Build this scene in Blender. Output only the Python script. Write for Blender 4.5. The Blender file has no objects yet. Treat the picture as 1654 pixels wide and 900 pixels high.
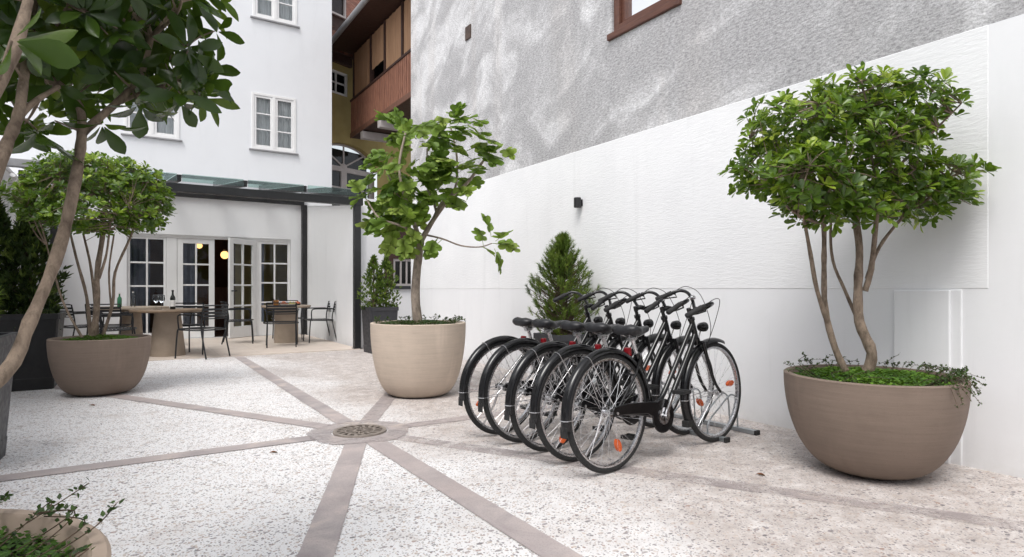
import bpy, math, random
from mathutils import Vector, Matrix, Euler
R = math.radians
V = Vector
random.seed(11)
scene = bpy.context.scene
COL = scene.collection

# ------------------------------------------------------------------ layout helpers
# x runs along the white house front, y runs along the long neighbour wall; the camera stands at the origin.
F, CX, HY, CH = 970.0, 827.0, 467.0, 1.06
CU, SU = .8434, .5372
def ray(px):
    a = (px-CX)/F
    return V((a*CU+SU, -a*SU+CU, 0))
def at(px, py, D):
    r = ray(px)*D
    return V((r.x, r.y, CH-(py-HY)/F*D))
def gnd(px, py):
    p = at(px, py, CH*F/(py-HY)); p.z = 0
    return p
def on_x(px, py, x): return at(px, py, x/ray(px).x)
def on_y(px, py, y): return at(px, py, y/ray(px).y)

# ------------------------------------------------------------------ mesh builder
class MB:
    def __init__(s): s.v=[]; s.f=[]; s.t=[]
    def add(s, vs, fs, tone=.5):
        b=len(s.v); s.v += [tuple(p) for p in vs]
        for f in fs: s.f.append(tuple(i+b for i in f)); s.t.append(tone)
        return s
    def box(s, c, size, rot=None):
        c=V(c); h=V(size)/2
        vs=[]
        for sx in (-1,1):
            for sy in (-1,1):
                for sz in (-1,1):
                    p=V((sx*h.x,sy*h.y,sz*h.z))
                    if rot is not None: p=rot@p
                    vs.append(p+c)
        return s.add(vs,[(0,1,3,2),(4,6,7,5),(0,4,5,1),(2,3,7,6),(0,2,6,4),(1,5,7,3)])
    def lohi(s, lo, hi):
        lo=V(lo); hi=V(hi); return s.box((lo+hi)/2, hi-lo)
    def bar(s, a, b, w, h, up=(0,0,1)):
        a=V(a); b=V(b); d=(b-a); L=d.length; d.normalize()
        side=d.cross(V(up))
        if side.length<1e-4: side=d.cross(V((0,1,0)))
        side.normalize(); n=side.cross(d)
        m=Matrix((d,side,n)).transposed()
        return s.box((a+b)/2,(L,w,h),m)
    def tube(s, pts, rad, n=8, caps=True, closed=False):
        pts=[V(p) for p in pts]; k=len(pts)
        if not isinstance(rad,(list,tuple)): rad=[rad]*k
        tans=[]
        for i in range(k):
            if closed: d=pts[(i+1)%k]-pts[i-1]
            else: d=pts[min(i+1,k-1)]-pts[max(i-1,0)]
            if d.length<1e-9: d=V((0,0,1))
            tans.append(d.normalized())
        ref=V((0,0,1)) if abs(tans[0].z)<.9 else V((1,0,0))
        nrm=(ref-tans[0]*ref.dot(tans[0])).normalized()
        vs=[]; fs=[]
        for i in range(k):
            nrm=(nrm-tans[i]*nrm.dot(tans[i]))
            if nrm.length<1e-6: nrm=tans[i].orthogonal()
            nrm.normalize(); bi=tans[i].cross(nrm)
            for j in range(n):
                a=2*math.pi*j/n
                vs.append(pts[i]+(nrm*math.cos(a)+bi*math.sin(a))*rad[i])
        for i in range(k if closed else k-1):
            i2=(i+1)%k
            for j in range(n):
                j2=(j+1)%n
                fs.append((i*n+j,i*n+j2,i2*n+j2,i2*n+j))
        if caps and not closed:
            fs.append(tuple(range(n-1,-1,-1))); fs.append(tuple((k-1)*n+j for j in range(n)))
        return s.add(vs,fs)
    def cyl(s, a, b, r, n=12): return s.tube([a,b],r,n)
    def lathe(s, prof, n=48, c=(0,0,0), capb=False, capt=False):
        c=V(c); vs=[]; fs=[]; k=len(prof)
        for r,z in prof:
            for j in range(n):
                a=2*math.pi*j/n
                vs.append(c+V((r*math.cos(a),r*math.sin(a),z)))
        for i in range(k-1):
            for j in range(n):
                j2=(j+1)%n
                fs.append((i*n+j,i*n+j2,(i+1)*n+j2,(i+1)*n+j))
        if capb: fs.append(tuple(range(n-1,-1,-1)))
        if capt: fs.append(tuple((k-1)*n+j for j in range(n)))
        return s.add(vs,fs)
    def ball(s, c, r, n=12, m=8):
        c=V(c); r=V((r,r,r)) if not hasattr(r,'__len__') else V(r)
        vs=[]; fs=[]
        for i in range(m+1):
            t=math.pi*i/m
            for j in range(n):
                a=2*math.pi*j/n
                vs.append(c+V((r.x*math.sin(t)*math.cos(a),r.y*math.sin(t)*math.sin(a),-r.z*math.cos(t))))
        for i in range(m):
            for j in range(n):
                j2=(j+1)%n; fs.append((i*n+j,i*n+j2,(i+1)*n+j2,(i+1)*n+j))
        return s.add(vs,fs)
    def prism(s, pts, off):
        pts=[V(p) for p in pts]; off=V(off); n=len(pts)
        fs=[tuple(range(n-1,-1,-1)),tuple(range(n,2*n))]
        for i in range(n):
            j=(i+1)%n; fs.append((i,j,n+j,n+i))
        return s.add(pts+[p+off for p in pts],fs)
    def xform(s, M):
        s.v=[tuple(M@V(p)) for p in s.v]; return s

ROOTM = {}
def tag(o,label=None,cat=None,group=None,kind=None):
    if label: o['label']=label
    if cat: o['category']=cat
    if group: o['group']=group
    if kind: o['kind']=kind
    return o
def thing(name,label,cat,loc=(0,0,0),rotz=0,group=None,tilt=0):
    o=bpy.data.objects.new(name,None); COL.objects.link(o)
    o.empty_display_size=.1
    o.location=loc; o.rotation_euler=(tilt,0,rotz)
    ROOTM[o.name]=Matrix.Translation(V(loc))@Euler((tilt,0,rotz)).to_matrix().to_4x4()
    return tag(o,label,cat,group)
def mesh(name,mb,mat,smooth=35,bevel=0):
    me=bpy.data.meshes.new(name)
    me.from_pydata(mb.v,[],mb.f); me.update()
    if smooth:
        me.polygons.foreach_set('use_smooth',[True]*len(me.polygons))
        if smooth<180: me.set_sharp_from_angle(angle=R(smooth))
    if len(set(mb.t))>1:
        a=me.attributes.new('tone','FLOAT','FACE'); a.data.foreach_set('value',mb.t)
    me.materials.append(mat)
    o=bpy.data.objects.new(name,me); COL.objects.link(o)
    if bevel:
        b=o.modifiers.new('Bevel','BEVEL'); b.width=bevel; b.segments=2; b.limit_method='ANGLE'; b.angle_limit=R(40)
    return o
def part(name,mb,mat,parent,smooth=35,bevel=0,world=False,loc=None):
    """a part given in its thing's own coordinates (or, with world=True, in scene coordinates)"""
    if world:
        r=parent
        while r.parent: r=r.parent
        mb.xform(ROOTM[r.name].inverted())
    o=mesh(name,mb,mat,smooth,bevel); o.parent=parent
    if loc is not None: o.location=loc
    return o
def struct(name,mb,mat,smooth=35,bevel=0):
    o=mesh(name,mb,mat,smooth,bevel); o['kind']='structure'; return o
def copy_tree(o,parent=None):
    c=o.copy(); COL.objects.link(c)
    if parent: c.parent=parent
    for ch in list(o.children): copy_tree(ch,c)
    return c

# ------------------------------------------------------------------ materials
class N:
    def __init__(s,name):
        s.m=bpy.data.materials.new(name); s.m.use_nodes=True
        s.nt=s.m.node_tree; s.nt.nodes.clear()
        s.out=s.n('ShaderNodeOutputMaterial'); s.tc=None
    def n(s,t,**k):
        x=s.nt.nodes.new(t)
        for a,b in k.items():
            if a.startswith('i_'): x.inputs[a[2:].replace('_',' ')].default_value=b
            else: setattr(x,a,b)
        return x
    def l(s,a,b): s.nt.links.new(a,b)
    def co(s,scale=(1,1,1),rot=(0,0,0)):
        if not s.tc: s.tc=s.n('ShaderNodeTexCoord')
        m=s.n('ShaderNodeMapping'); m.inputs['Scale'].default_value=scale; m.inputs['Rotation'].default_value=rot
        s.l(s.tc.outputs['Object'],m.inputs['Vector']); return m.outputs[0]
    def noise(s,vec,scale,detail=4,rough=.55,dist=0):
        x=s.n('ShaderNodeTexNoise'); x.inputs['Scale'].default_value=scale; x.inputs['Detail'].default_value=detail
        x.inputs['Roughness'].default_value=rough; x.inputs['Distortion'].default_value=dist
        s.l(vec,x.inputs['Vector']); return x.outputs['Fac']
    def ramp(s,fac,stops,interp='LINEAR'):
        x=s.n('ShaderNodeValToRGB'); cr=x.color_ramp; cr.interpolation=interp
        while len(cr.elements)<len(stops): cr.elements.new(.5)
        for e,(p,c) in zip(cr.elements,stops):
            e.position=p; e.color=(c,c,c,1) if not hasattr(c,'__len__') else (*c,1)
        s.l(fac,x.inputs['Fac']); return x.outputs['Color']
    def mix(s,fac,a,b,mode='MIX'):
        x=s.n('ShaderNodeMix',data_type='RGBA',blend_type=mode)
        for v,i in ((fac,x.inputs['Factor']),(a,x.inputs[6]),(b,x.inputs[7])):
            if hasattr(v,'is_output') or hasattr(v,'links'): s.l(v,i)
            elif hasattr(v,'__len__'): i.default_value=(*v,1)
            else: i.default_value=v
        return x.outputs[2]
    def math(s,op,a,b=0.0):
        x=s.n('ShaderNodeMath',operation=op)
        for v,i in ((a,x.inputs[0]),(b,x.inputs[1])):
            if hasattr(v,'links'): s.l(v,i)
            else: i.default_value=v
        return x.outputs[0]
    def bump(s,h,strength,dist=.01,prev=None):
        x=s.n('ShaderNodeBump'); x.inputs['Strength'].default_value=strength; x.inputs['Distance'].default_value=dist
        s.l(h,x.inputs['Height'])
        if prev: s.l(prev,x.inputs['Normal'])
        return x.outputs[0]
    def bsdf(s,color,rough=.5,metal=0,normal=None,spec=.5,**k):
        b=s.n('ShaderNodeBsdfPrincipled')
        for v,i in ((color,'Base Color'),(rough,'Roughness'),(metal,'Metallic')):
            if hasattr(v,'links'): s.l(v,b.inputs[i])
            elif hasattr(v,'__len__'): b.inputs[i].default_value=(*v,1)
            else: b.inputs[i].default_value=v
        b.inputs['Specular IOR Level'].default_value=spec
        for a,v in k.items(): b.inputs[a.replace('_',' ')].default_value=v
        if normal: s.l(normal,b.inputs['Normal'])
        return b.outputs[0]
    def done(s,sh): s.l(sh,s.out.inputs['Surface']); return s.m

def plain(name,c1,c2=None,scale=8,rough=.5,metal=0,bump=0,bscale=60,stretch=(1,1,1),bdist=.004,spec=.5,rvar=.12):
    g=N(name); v=g.co(stretch)
    c2=c2 or tuple(x*.8 for x in c1)
    f=g.noise(v,scale,5,.6)
    col=g.mix(g.ramp(f,[(.3,0.),(.7,1.)]),c1,c2)
    rr=g.ramp(g.noise(v,scale*2.3,3),[(.3,max(rough-rvar,.03)),(.7,min(rough+rvar,1))])
    nm=g.bump(g.noise(v,bscale,4,.6),bump,bdist) if bump else None
    return g.done(g.bsdf(col,rr,metal,nm,spec))

def terrazzo():
    g=N('pebble terrazzo'); v=g.co()
    big=g.noise(v,.55,5,.6,.6)
    med=g.noise(v,2.6,5,.65)
    # warm, pinkish wear towards the long wall, whiter towards the middle of the yard
    sep=g.n('ShaderNodeSeparateXYZ'); g.l(v,sep.inputs[0])
    gx=g.math('MULTIPLY_ADD',sep.outputs['X'],.30); gx.node.inputs[2].default_value=-.33
    w=g.math('ADD',gx,g.math('MULTIPLY_ADD',big,1.3)); w.node.inputs[1].default_value=1
    w2=g.math('ADD',gx,g.math('MULTIPLY',big,1.25))
    wear=g.ramp(w2,[(.60,0.),(.95,1.)])
    mot=g.noise(v,7,6,.75,.4)
    warm=g.mix(g.ramp(mot,[(.32,0.),(.48,.5),(.66,1.)]),(.70,.66,.64),(.36,.31,.285))
    base=g.mix(wear,(.80,.797,.805),warm)
    stain=g.ramp(med,[(.54,0.),(.72,1.)])
    base=g.mix(g.math('MULTIPLY',stain,.6),base,(.50,.45,.42))
    fine=g.noise(v,90,3,.6)
    base=g.mix(g.ramp(fine,[(.45,0.),(.7,.35)]),base,(.66,.63,.61))
    col=base; hsum=None
    for sc,st,thr,lim,seed in ((23,(1,1.6,1),.55,.30,.4),(38,(1.5,1,1),.45,.32,1.3),(75,(1,1.2,1),.35,.3,2.1),(60,(1.3,1,1),.42,.3,.9)):
        vv=g.co(st,(0,0,seed))
        vo=g.n('ShaderNodeTexVoronoi',voronoi_dimensions='2D'); vo.inputs['Scale'].default_value=sc
        g.l(vv,vo.inputs['Vector'])
        sp=g.n('ShaderNodeSeparateColor'); g.l(vo.outputs['Color'],sp.inputs[0])
        pick=g.math('GREATER_THAN',sp.outputs[0],thr+.15)
        size=g.math('MULTIPLY_ADD',sp.outputs[1],.30); size.node.inputs[2].default_value=.10
        inside=g.ramp(g.math('SUBTRACT',size,vo.outputs['Distance']),[(0.,0.),(.05,1.)])
        mask=g.math('MULTIPLY',pick,inside)
        pc=g.ramp(sp.outputs[2],[(0,(.10,.09,.10)),(.22,(.22,.20,.21)),(.45,(.36,.32,.31)),(.6,(.50,.40,.33)),(.78,(.62,.57,.54)),(1,(.30,.19,.15))])
        col=g.mix(g.math('MULTIPLY',mask,.85),col,pc)
    nm=g.bump(g.noise(v,70,4,.7),.35,.006)
    nm=g.bump(med,.15,.02,nm)
    return g.done(g.bsdf(col,g.ramp(med,[(.3,.5),(.7,.75)]),0,nm,.4))

def strip_mat(name='worn purple grey paving',fade=0,alpha=None):
    g=N(name); v=g.co()
    f=g.noise(v,3.2,6,.65,.5); f2=g.noise(v,1.1,3)
    c=g.ramp(f,[(.28,(.27,.24,.245)),(.45,(.36,.325,.325)),(.57,(.45,.40,.39)),(.70,(.62,.53,.47))])
    c=g.mix(g.ramp(f2,[(.4,0.),(.7,.6)]),c,(.50,.42,.40))
    vo=g.n('ShaderNodeTexVoronoi',voronoi_dimensions='2D'); vo.inputs['Scale'].default_value=70; g.l(v,vo.inputs['Vector'])
    c=g.mix(g.ramp(vo.outputs['Distance'],[(.1,.35),(.25,0.)]),c,(.22,.19,.19))
    if fade and not alpha: c=g.mix(g.ramp(g.noise(v,2.2,5,.7),[(.35,fade-.25),(.6,fade+.1)]),c,(.60,.545,.525))
    sh=g.bsdf(c,.6,0,g.bump(g.noise(v,45,5,.7),.35,.006),.4)
    if alpha:   # the band is worn through to the pebble paving in patches
        tr=g.n('ShaderNodeBsdfTransparent'); mx=g.n('ShaderNodeMixShader')
        g.l(g.ramp(g.noise(v,5,6,.75,.5),[(.34,max(0,alpha-.35)),(.62,min(1,alpha+.3))]),mx.inputs[0]); g.l(tr.outputs[0],mx.inputs[1]); g.l(sh,mx.inputs[2]); sh=mx.outputs[0]
    return g.done(sh)

def wall_old():
    # weathered lime render: sooty blotches running diagonally, horizontal combed ridges
    g=N('weathered grey render'); v=g.co()
    def aniso(ang,sy,sz):
        m=g.n('ShaderNodeMapping'); m.inputs['Scale'].default_value=(1,sy,sz); g.l(g.co((1,1,1),(R(ang),0,0)),m.inputs['Vector']); return m.outputs[0]
    a=g.noise(aniso(30,.75,1.25),1.35,5,.58,.8)
    a2=g.noise(v,.45,3,.5)
    mid=g.noise(v,7,4,.65)
    grain=g.noise(g.co((1,26,70)),1.0,4,.7)
    fine=g.noise(v,95,3,.75)
    b=g.noise(g.co((1,2.4,.16)),1.0,4,.6)
    sep=g.n('ShaderNodeSeparateXYZ'); g.l(v,sep.inputs[0])
    # sootier towards the near end of the wall, almost clean at the far end
    near=g.ramp(g.math('MULTIPLY',sep.outputs['Y'],.1),[(.12,1.),(.50,.55),(.72,.30),(.95,.0)])
    soot=g.math('ADD',g.math('MULTIPLY',near,.25),g.math('ADD',g.math('MULTIPLY',a,.98),g.math('ADD',g.math('MULTIPLY',a2,.18),g.math('MULTIPLY',mid,.10))))
    soot=g.math('SUBTRACT',soot,.165)
    amt=g.ramp(soot,[(.53,0.),(.62,.35),(.70,.8),(.78,1.)])
    # soot sits in the pits of the render: grain and patch together decide
    pit=g.math('ADD',g.math('MULTIPLY',grain,.6),g.math('MULTIPLY',fine,.4))
    speck=g.ramp(pit,[(.40,1.),(.58,0.)])
    base=g.mix(g.ramp(mid,[(.4,0.),(.7,1.)]),(.84,.84,.85),(.75,.75,.76))
    base=g.mix(g.ramp(b,[(.52,0.),(.66,.6)]),base,(.72,.69,.67))
    col=g.mix(g.math('MULTIPLY',amt,.72),base,(.42,.415,.425))
    col=g.mix(g.math('MULTIPLY',speck,g.math('MULTIPLY_ADD',amt,.30)),col,(.20,.195,.20))
    col=g.mix(g.math('MULTIPLY',speck,.08),col,(.3,.3,.3))
    rid=g.noise(g.co((1,13,46)),1.0,5,.65,.4)
    nm=g.bump(rid,.42,.012)
    nm=g.bump(fine,.25,.004,nm)
    return g.done(g.bsdf(col,.92,0,nm,.2))

def wall_white(name,c=(.84,.845,.855),ridge=True,tint=(.74,.745,.76)):
    g=N(name); v=g.co()
    a=g.noise(v,1.1,5,.6); 
    col=g.mix(g.ramp(a,[(.4,0.),(.75,.6)]),c,tint)
    b=g.noise(g.co((2.5,2.5,.5)),1.6,4,.6)
    col=g.mix(g.ramp(b,[(.55,0.),(.8,.35)]),col,tuple(x*.86 for x in c))
    # splash dirt: grey specks in a low band over the ground
    sep=g.n('ShaderNodeSeparateXYZ'); g.l(v,sep.inputs[0])
    low=g.ramp(sep.outputs['Z'],[(.0,.6),(.05,.35),(.22,0.)])
    col=g.mix(g.math('MULTIPLY',low,g.noise(v,9,5,.7)),col,(.45,.43,.41))
    st=g.noise(g.co((2,5,.35)),1.0,5,.65)
    col=g.mix(g.ramp(st,[(.60,0.),(.78,.35)]),col,tuple(x*.72 for x in c))
    nm=None
    if ridge:
        rid=g.noise(g.co((1,11,60)),1.0,5,.62,.8)
        nm=g.bump(rid,.32,.010)
    else:
        nm=g.bump(g.noise(v,14,5,.6),.12,.008)
        nm=g.bump(g.noise(v,120,3,.6),.12,.002,nm)
    return g.done(g.bsdf(col,.85,0,nm,.25))

def leaf_mat(name,stops,rough=.38,trans=.28,spec=.5):
    g=N(name)
    at_=g.n('ShaderNodeAttribute',attribute_name='tone')
    c=g.ramp(at_.outputs['Fac'],stops)
    v=g.co(); c=g.mix(g.ramp(g.noise(v,30,3),[(.3,0.),(.7,.35)]),c,tuple(x*.7 for x in stops[0][1]))
    b=g.bsdf(c,rough,0,g.bump(g.noise(v,60,3),.15,.003),spec)
    t=g.n('ShaderNodeBsdfTranslucent'); g.l(g.mix(.5,c,(.25,.42,.03)),t.inputs['Color'])
    m=g.n('ShaderNodeMixShader'); m.inputs[0].default_value=trans
    g.l(b,m.inputs[1]); g.l(t.outputs[0],m.inputs[2])
    return g.done(m.outputs[0])

def bark_mat(name,c1,c2,scale=18):
    g=N(name); v=g.co((1,1,.45)); f=g.noise(v,scale,6,.7,.3); f2=g.noise(v,scale*3,4,.7)
    c=g.ramp(f,[(.3,c2),(.55,c1),(.75,tuple(min(1,x*1.35) for x in c1))])
    c=g.mix(g.ramp(f2,[(.5,0.),(.75,.6)]),c,tuple(x*.5 for x in c2))
    return g.done(g.bsdf(c,.85,0,g.bump(f2,.5,.006,g.bump(f,.5,.012)),.2))

def glass_mat(name,tint=(.93,.96,.95),refl=1.0):
    g=N(name)
    t=g.n('ShaderNodeBsdfTransparent'); t.inputs[0].default_value=(*tint,1)
    gl=g.n('ShaderNodeBsdfGlossy'); gl.inputs['Roughness'].default_value=.02; gl.inputs[0].default_value=(.95,.97,1,1)
    v=g.co(); nm=g.bump(g.noise(v,2.2,2),.03,.02); g.l(nm,gl.inputs['Normal'])
    fr=g.n('ShaderNodeFresnel'); fr.inputs[0].default_value=1.5
    fac=g.math('MULTIPLY',fr.outputs[0],refl)
    m=g.n('ShaderNodeMixShader'); g.l(fac,m.inputs[0]); g.l(t.outputs[0],m.inputs[1]); g.l(gl.outputs[0],m.inputs[2])
    return g.done(m.outputs[0])
def emit(name,c,st):
    g=N(name); e=g.n('ShaderNodeEmission'); e.inputs[0].default_value=(*c,1); e.inputs[1].default_value=st
    return g.done(e.outputs[0])

def pot_mat(name,c):
    g=N(name); v=g.co()
    hor=g.noise(g.co((3,3,60)),1.0,5,.65,.3)
    f=g.noise(v,5,6,.65); sp=g.noise(v,120,3,.6)
    col=g.mix(g.ramp(hor,[(.35,0.),(.7,.75)]),c,tuple(x*.82 for x in c))
    col=g.mix(g.ramp(f,[(.42,0.),(.75,.55)]),col,tuple(x*1.14 for x in c))
    col=g.mix(g.ramp(sp,[(.6,0.),(.75,.35)]),col,tuple(x*.55 for x in c))
    # water marks below the lip and soil splash at the foot
    run=g.noise(g.co((7,7,.8)),1.0,4,.65)
    col=g.mix(g.ramp(run,[(.56,0.),(.74,.35)]),col,tuple(min(1,x*1.35) for x in c))
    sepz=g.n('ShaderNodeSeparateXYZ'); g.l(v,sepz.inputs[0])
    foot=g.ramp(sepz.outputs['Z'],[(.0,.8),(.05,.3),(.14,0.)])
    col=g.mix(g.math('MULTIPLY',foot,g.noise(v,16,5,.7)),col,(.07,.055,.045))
    return g.done(g.bsdf(col,.8,0,g.bump(hor,.3,.006,g.bump(sp,.2,.002)),.3))

def tile_floor():
    g=N('beige stone tiles'); v=g.co()
    br=g.n('ShaderNodeTexBrick'); br.offset=.0; br.inputs['Scale'].default_value=1.0
    br.inputs['Brick Width'].default_value=.6; br.inputs['Row Height'].default_value=.6; br.inputs['Mortar Size'].default_value=.004
    br.inputs['Color1'].default_value=(.60,.51,.44,1); br.inputs['Color2'].default_value=(.55,.47,.41,1); br.inputs['Mortar'].default_value=(.42,.36,.32,1)
    g.l(v,br.inputs['Vector'])
    c=g.mix(g.ramp(g.noise(v,3.5,5,.65),[(.35,0.),(.7,.6)]),br.outputs['Color'],(.66,.59,.53))
    return g.done(g.bsdf(c,.55,0,g.bump(g.noise(v,30,4),.1,.003),.4))

def roof_mat():
    g=N('old red clay tiles'); v=g.co()
    br=g.n('ShaderNodeTexBrick'); br.offset=.5; br.inputs['Scale'].default_value=1
    br.inputs['Brick Width'].default_value=.18; br.inputs['Row Height'].default_value=.2; br.inputs['Mortar Size'].default_value=.012
    br.inputs['Color1'].default_value=(.17,.065,.042,1); br.inputs['Color2'].default_value=(.085,.032,.024,1); br.inputs['Mortar'].default_value=(.04,.02,.018,1)
    g.l(v,br.inputs['Vector'])
    c=g.mix(g.ramp(g.noise(v,3,5,.7),[(.5,0.),(.72,.6)]),br.outputs['Color'],(.30,.19,.14))
    return g.done(g.bsdf(c,.85,0,g.bump(br.outputs['Fac'],-.6,.03),.2))

M={}
M['floor']=terrazzo(); M['strip']=strip_mat(); M['stripworn']=strip_mat('almost worn away paving band',0,.36); M['strippatch']=strip_mat('patchy paving band',0,.70); M['ring']=strip_mat('patchy paving ring',0,.66); M['old']=wall_old()
M['white_rough']=wall_white('white painted combed render',(.85,.855,.865),True)
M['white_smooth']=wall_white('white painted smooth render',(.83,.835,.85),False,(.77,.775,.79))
M['facade']=wall_white('pale blue white facade render',(.75,.765,.79),False,(.70,.715,.74))
M['frame']=plain('white lacquered timber',(.80,.80,.80),(.74,.74,.74),3,.4)
M['sill']=plain('grey metal sill',(.30,.30,.31),None,6,.5)
M['glass']=glass_mat('window glass'); M['edgeglass']=glass_mat('green glass edge strip',(.78,.90,.87),.8); M['canopyglass']=glass_mat('green tinted roof glass',(.97,.99,.985),.8)
M['curtain']=plain('grey white curtain',(.80,.80,.82),(.70,.71,.73),6,.9)
M['bluecurtain']=plain('slate blue curtain',(.22,.25,.33),(.16,.18,.25),6,.9)
M['black']=plain('black powder coated metal',(.018,.018,.02),(.012,.012,.013),12,.45)
M['chair']=plain('charcoal chair metal',(.013,.014,.016),(.009,.010,.012),12,.42)
M['bikeblack']=plain('glossy black bicycle paint',(.008,.008,.009),(.006,.006,.007),4,.18,rvar=.06)
M['rubber']=plain('black tyre rubber',(.014,.014,.015),(.02,.02,.02),30,.75,bump=.3,bscale=160)
M['alloy']=plain('brushed alloy',(.72,.72,.73),(.6,.6,.62),20,.28,1)
M['steel']=plain('zinc coated steel',(.50,.53,.55),(.36,.39,.41),14,.42,.9)
M['vinyl']=plain('black saddle vinyl',(.018,.018,.021),(.013,.013,.015),30,.42,bump=.15,bscale=200)
M['orange']=plain('orange reflector plastic',(.75,.14,.03),(.6,.10,.02),20,.25)
M['red']=plain('red lens plastic',(.24,.006,.012),(.16,.004,.008),20,.2)
M['clear']=plain('clear lamp lens',(.6,.62,.64),None,20,.1)
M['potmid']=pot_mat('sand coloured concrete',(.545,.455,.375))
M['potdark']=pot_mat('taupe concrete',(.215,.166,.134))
M['potfront']=plain('light taupe concrete',(.42,.335,.27),(.34,.27,.215),7,.8,bump=.2,bscale=90)
M['soil']=plain('dark potting soil',(.035,.024,.017),(.015,.011,.008),30,.95,bump=.8,bscale=50,bdist=.02)
M['planter']=plain('anthracite planter',(.030,.031,.037),(.02,.021,.025),10,.5)
M['planterblack']=plain('black planter',(.012,.012,.013),(.009,.009,.01),10,.5)
M['table']=plain('taupe concrete table',(.34,.275,.215),(.28,.225,.175),6,.7,bump=.2,bscale=40)
M['tabletop']=plain('oak brown tabletop',(.22,.155,.10),(.15,.105,.07),5,.55,stretch=(1,8,1))
M['tile']=tile_floor()
M['wooddark']=plain('dark brown timber',(.055,.022,.014),(.03,.012,.009),5,.6,stretch=(1,6,1))
M['woodred']=plain('red brown timber',(.19,.085,.052),(.11,.050,.034),6,.6,stretch=(6,6,.6))
M['winwood']=plain('brown window timber',(.135,.055,.034),(.08,.03,.02),6,.5,stretch=(6,1,6)); M['rail']=plain('weathered red brown boards',(.34,.155,.095),(.15,.06,.04),9,.7,stretch=(5,5,.5))
M['blind']=plain('tan roller blind cloth',(.40,.235,.135),(.32,.18,.10),4,.85,stretch=(4,4,.5))
M['yellow']=plain('ochre yellow render',(.42,.33,.13),(.31,.245,.095),2.0,.9,bump=.3,bscale=30)
M['greytrim']=plain('pale grey paint',(.50,.46,.45),(.42,.39,.38),5,.6)
M['roof']=roof_mat()
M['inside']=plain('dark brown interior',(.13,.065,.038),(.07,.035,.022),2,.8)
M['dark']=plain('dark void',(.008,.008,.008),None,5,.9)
M['globe']=emit('warm lamp globe',(1,.52,.18),1.6)
M['bottlegreen']=plain('green bottle glass',(.05,.20,.10),(.03,.15,.07),5,.08)
M['bottledark']=plain('dark wine bottle glass',(.008,.010,.008),None,5,.08)
M['paper']=plain('white paper label',(.75,.74,.72),None,20,.7)
M['drinkglass']=glass_mat('clear drinking glass',(.93,.95,.95),1.4)
M['amber']=plain('amber drink',(.75,.33,.05),(.6,.24,.03),10,.2)
M['redfood']=plain('red tomato slices',(.45,.05,.03),(.5,.18,.05),30,.4)
M['yelfood']=plain('pale yellow fruit',(.65,.55,.16),(.5,.5,.15),30,.5)
M['iron']=plain('cast iron drain metal',(.36,.31,.27),(.20,.17,.15),20,.55,.2,bump=.3,bscale=60)
M['rust']=plain('rusty vent metal',(.10,.065,.05),(.05,.035,.03),20,.8)
M['barkbig']=bark_mat('mottled tan bark',(.27,.21,.16),(.11,.082,.062),22)
M['barkgrey']=bark_mat('smooth grey brown bark',(.34,.28,.23),(.17,.135,.11),14)
M['barkdark']=bark_mat('dark twig bark',(.12,.085,.06),(.05,.036,.026),20)
M['leafA']=leaf_mat('glossy lime and green leaves',[(0,(.024,.058,.010)),(.4,(.085,.160,.016)),(.72,(.24,.36,.030)),(1,(.42,.52,.06))],.34,.32)
M['leafB']=leaf_mat('dark glossy green leaves',[(0,(.014,.036,.009)),(.5,(.045,.090,.015)),(.8,(.13,.19,.025)),(1,(.26,.34,.06))],.24,.26)
M['leafF']=leaf_mat('fig leaves',[(0,(.065,.135,.022)),(.5,(.19,.30,.045)),(1,(.37,.46,.10))],.5,.42,.4)
M['moss']=leaf_mat('bright ground cover leaves',[(0,(.022,.06,.008)),(.5,(.07,.16,.018)),(1,(.17,.31,.035))],.6,.25,.3)
M['creeper']=leaf_mat('small dark creeper leaves',[(0,(.012,.03,.010)),(.5,(.035,.07,.018)),(1,(.10,.17,.05))],.5,.2,.3)
M['pine']=leaf_mat('pine needles',[(0,(.035,.07,.014)),(.5,(.12,.19,.026)),(1,(.27,.34,.055))],.55,.15,.3)
M['thuja']=leaf_mat('thuja sprays',[(0,(.010,.022,.007)),(.5,(.035,.065,.013)),(1,(.15,.20,.035))],.6,.12,.3)
M['deadleaf']=leaf_mat('brown dead leaf',[(0,(.16,.06,.03)),(1,(.22,.09,.05))],.7,.1,.3)

# ------------------------------------------------------------------ ground
mb=MB(); mb.add([(-150,-150,0),(150,-150,0),(150,150,0),(-150,150,0)],[(0,1,2,3)])
struct('ground',mb,M['floor'],0)
XW=4.22; YF=14.4; XL=-1.45; YT=10.32
mb=MB(); mb.lohi((XL,YT,-.02),(3.42,YF,.012)); struct('terrace_floor',mb,M['tile'],0)
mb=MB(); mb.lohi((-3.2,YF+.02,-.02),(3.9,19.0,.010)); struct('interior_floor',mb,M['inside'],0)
DC=V((1.44,4.36,0))
for d,L in (((0,-1),7.0),((0,1),5.9),((-1,0),2.85),((1,0),2.75),((-.389,-.921),5.5),((.5,-.866),4.4),((-.49,.872),5.8),((.49,.872),5.6)):
    d=V((*d,0)).normalized(); s_=V((-d.y,d.x,0))*.072
    a=DC+d*.34; b=DC+d*L; mb=MB()
    n=int(L/.05); vs=[]; fs=[]
    for i in range(n+1):
        p=a.lerp(b,i/n); w=1+random.uniform(-.025,.025)
        vs += [p-s_*w+V((0,0,.004)),p+s_*w+V((0,0,.004))]
        if i: k=2*i; fs.append((k-2,k,k+1,k-1))
    mb.add(vs,fs)
    struct('paving_band',mb,M['stripworn' if d.x>.4 and d.y<-.5 else 'strippatch' if d.x>.4 else 'strip'],0)
mb=MB(); 
vs=[]; fs=[]
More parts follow.
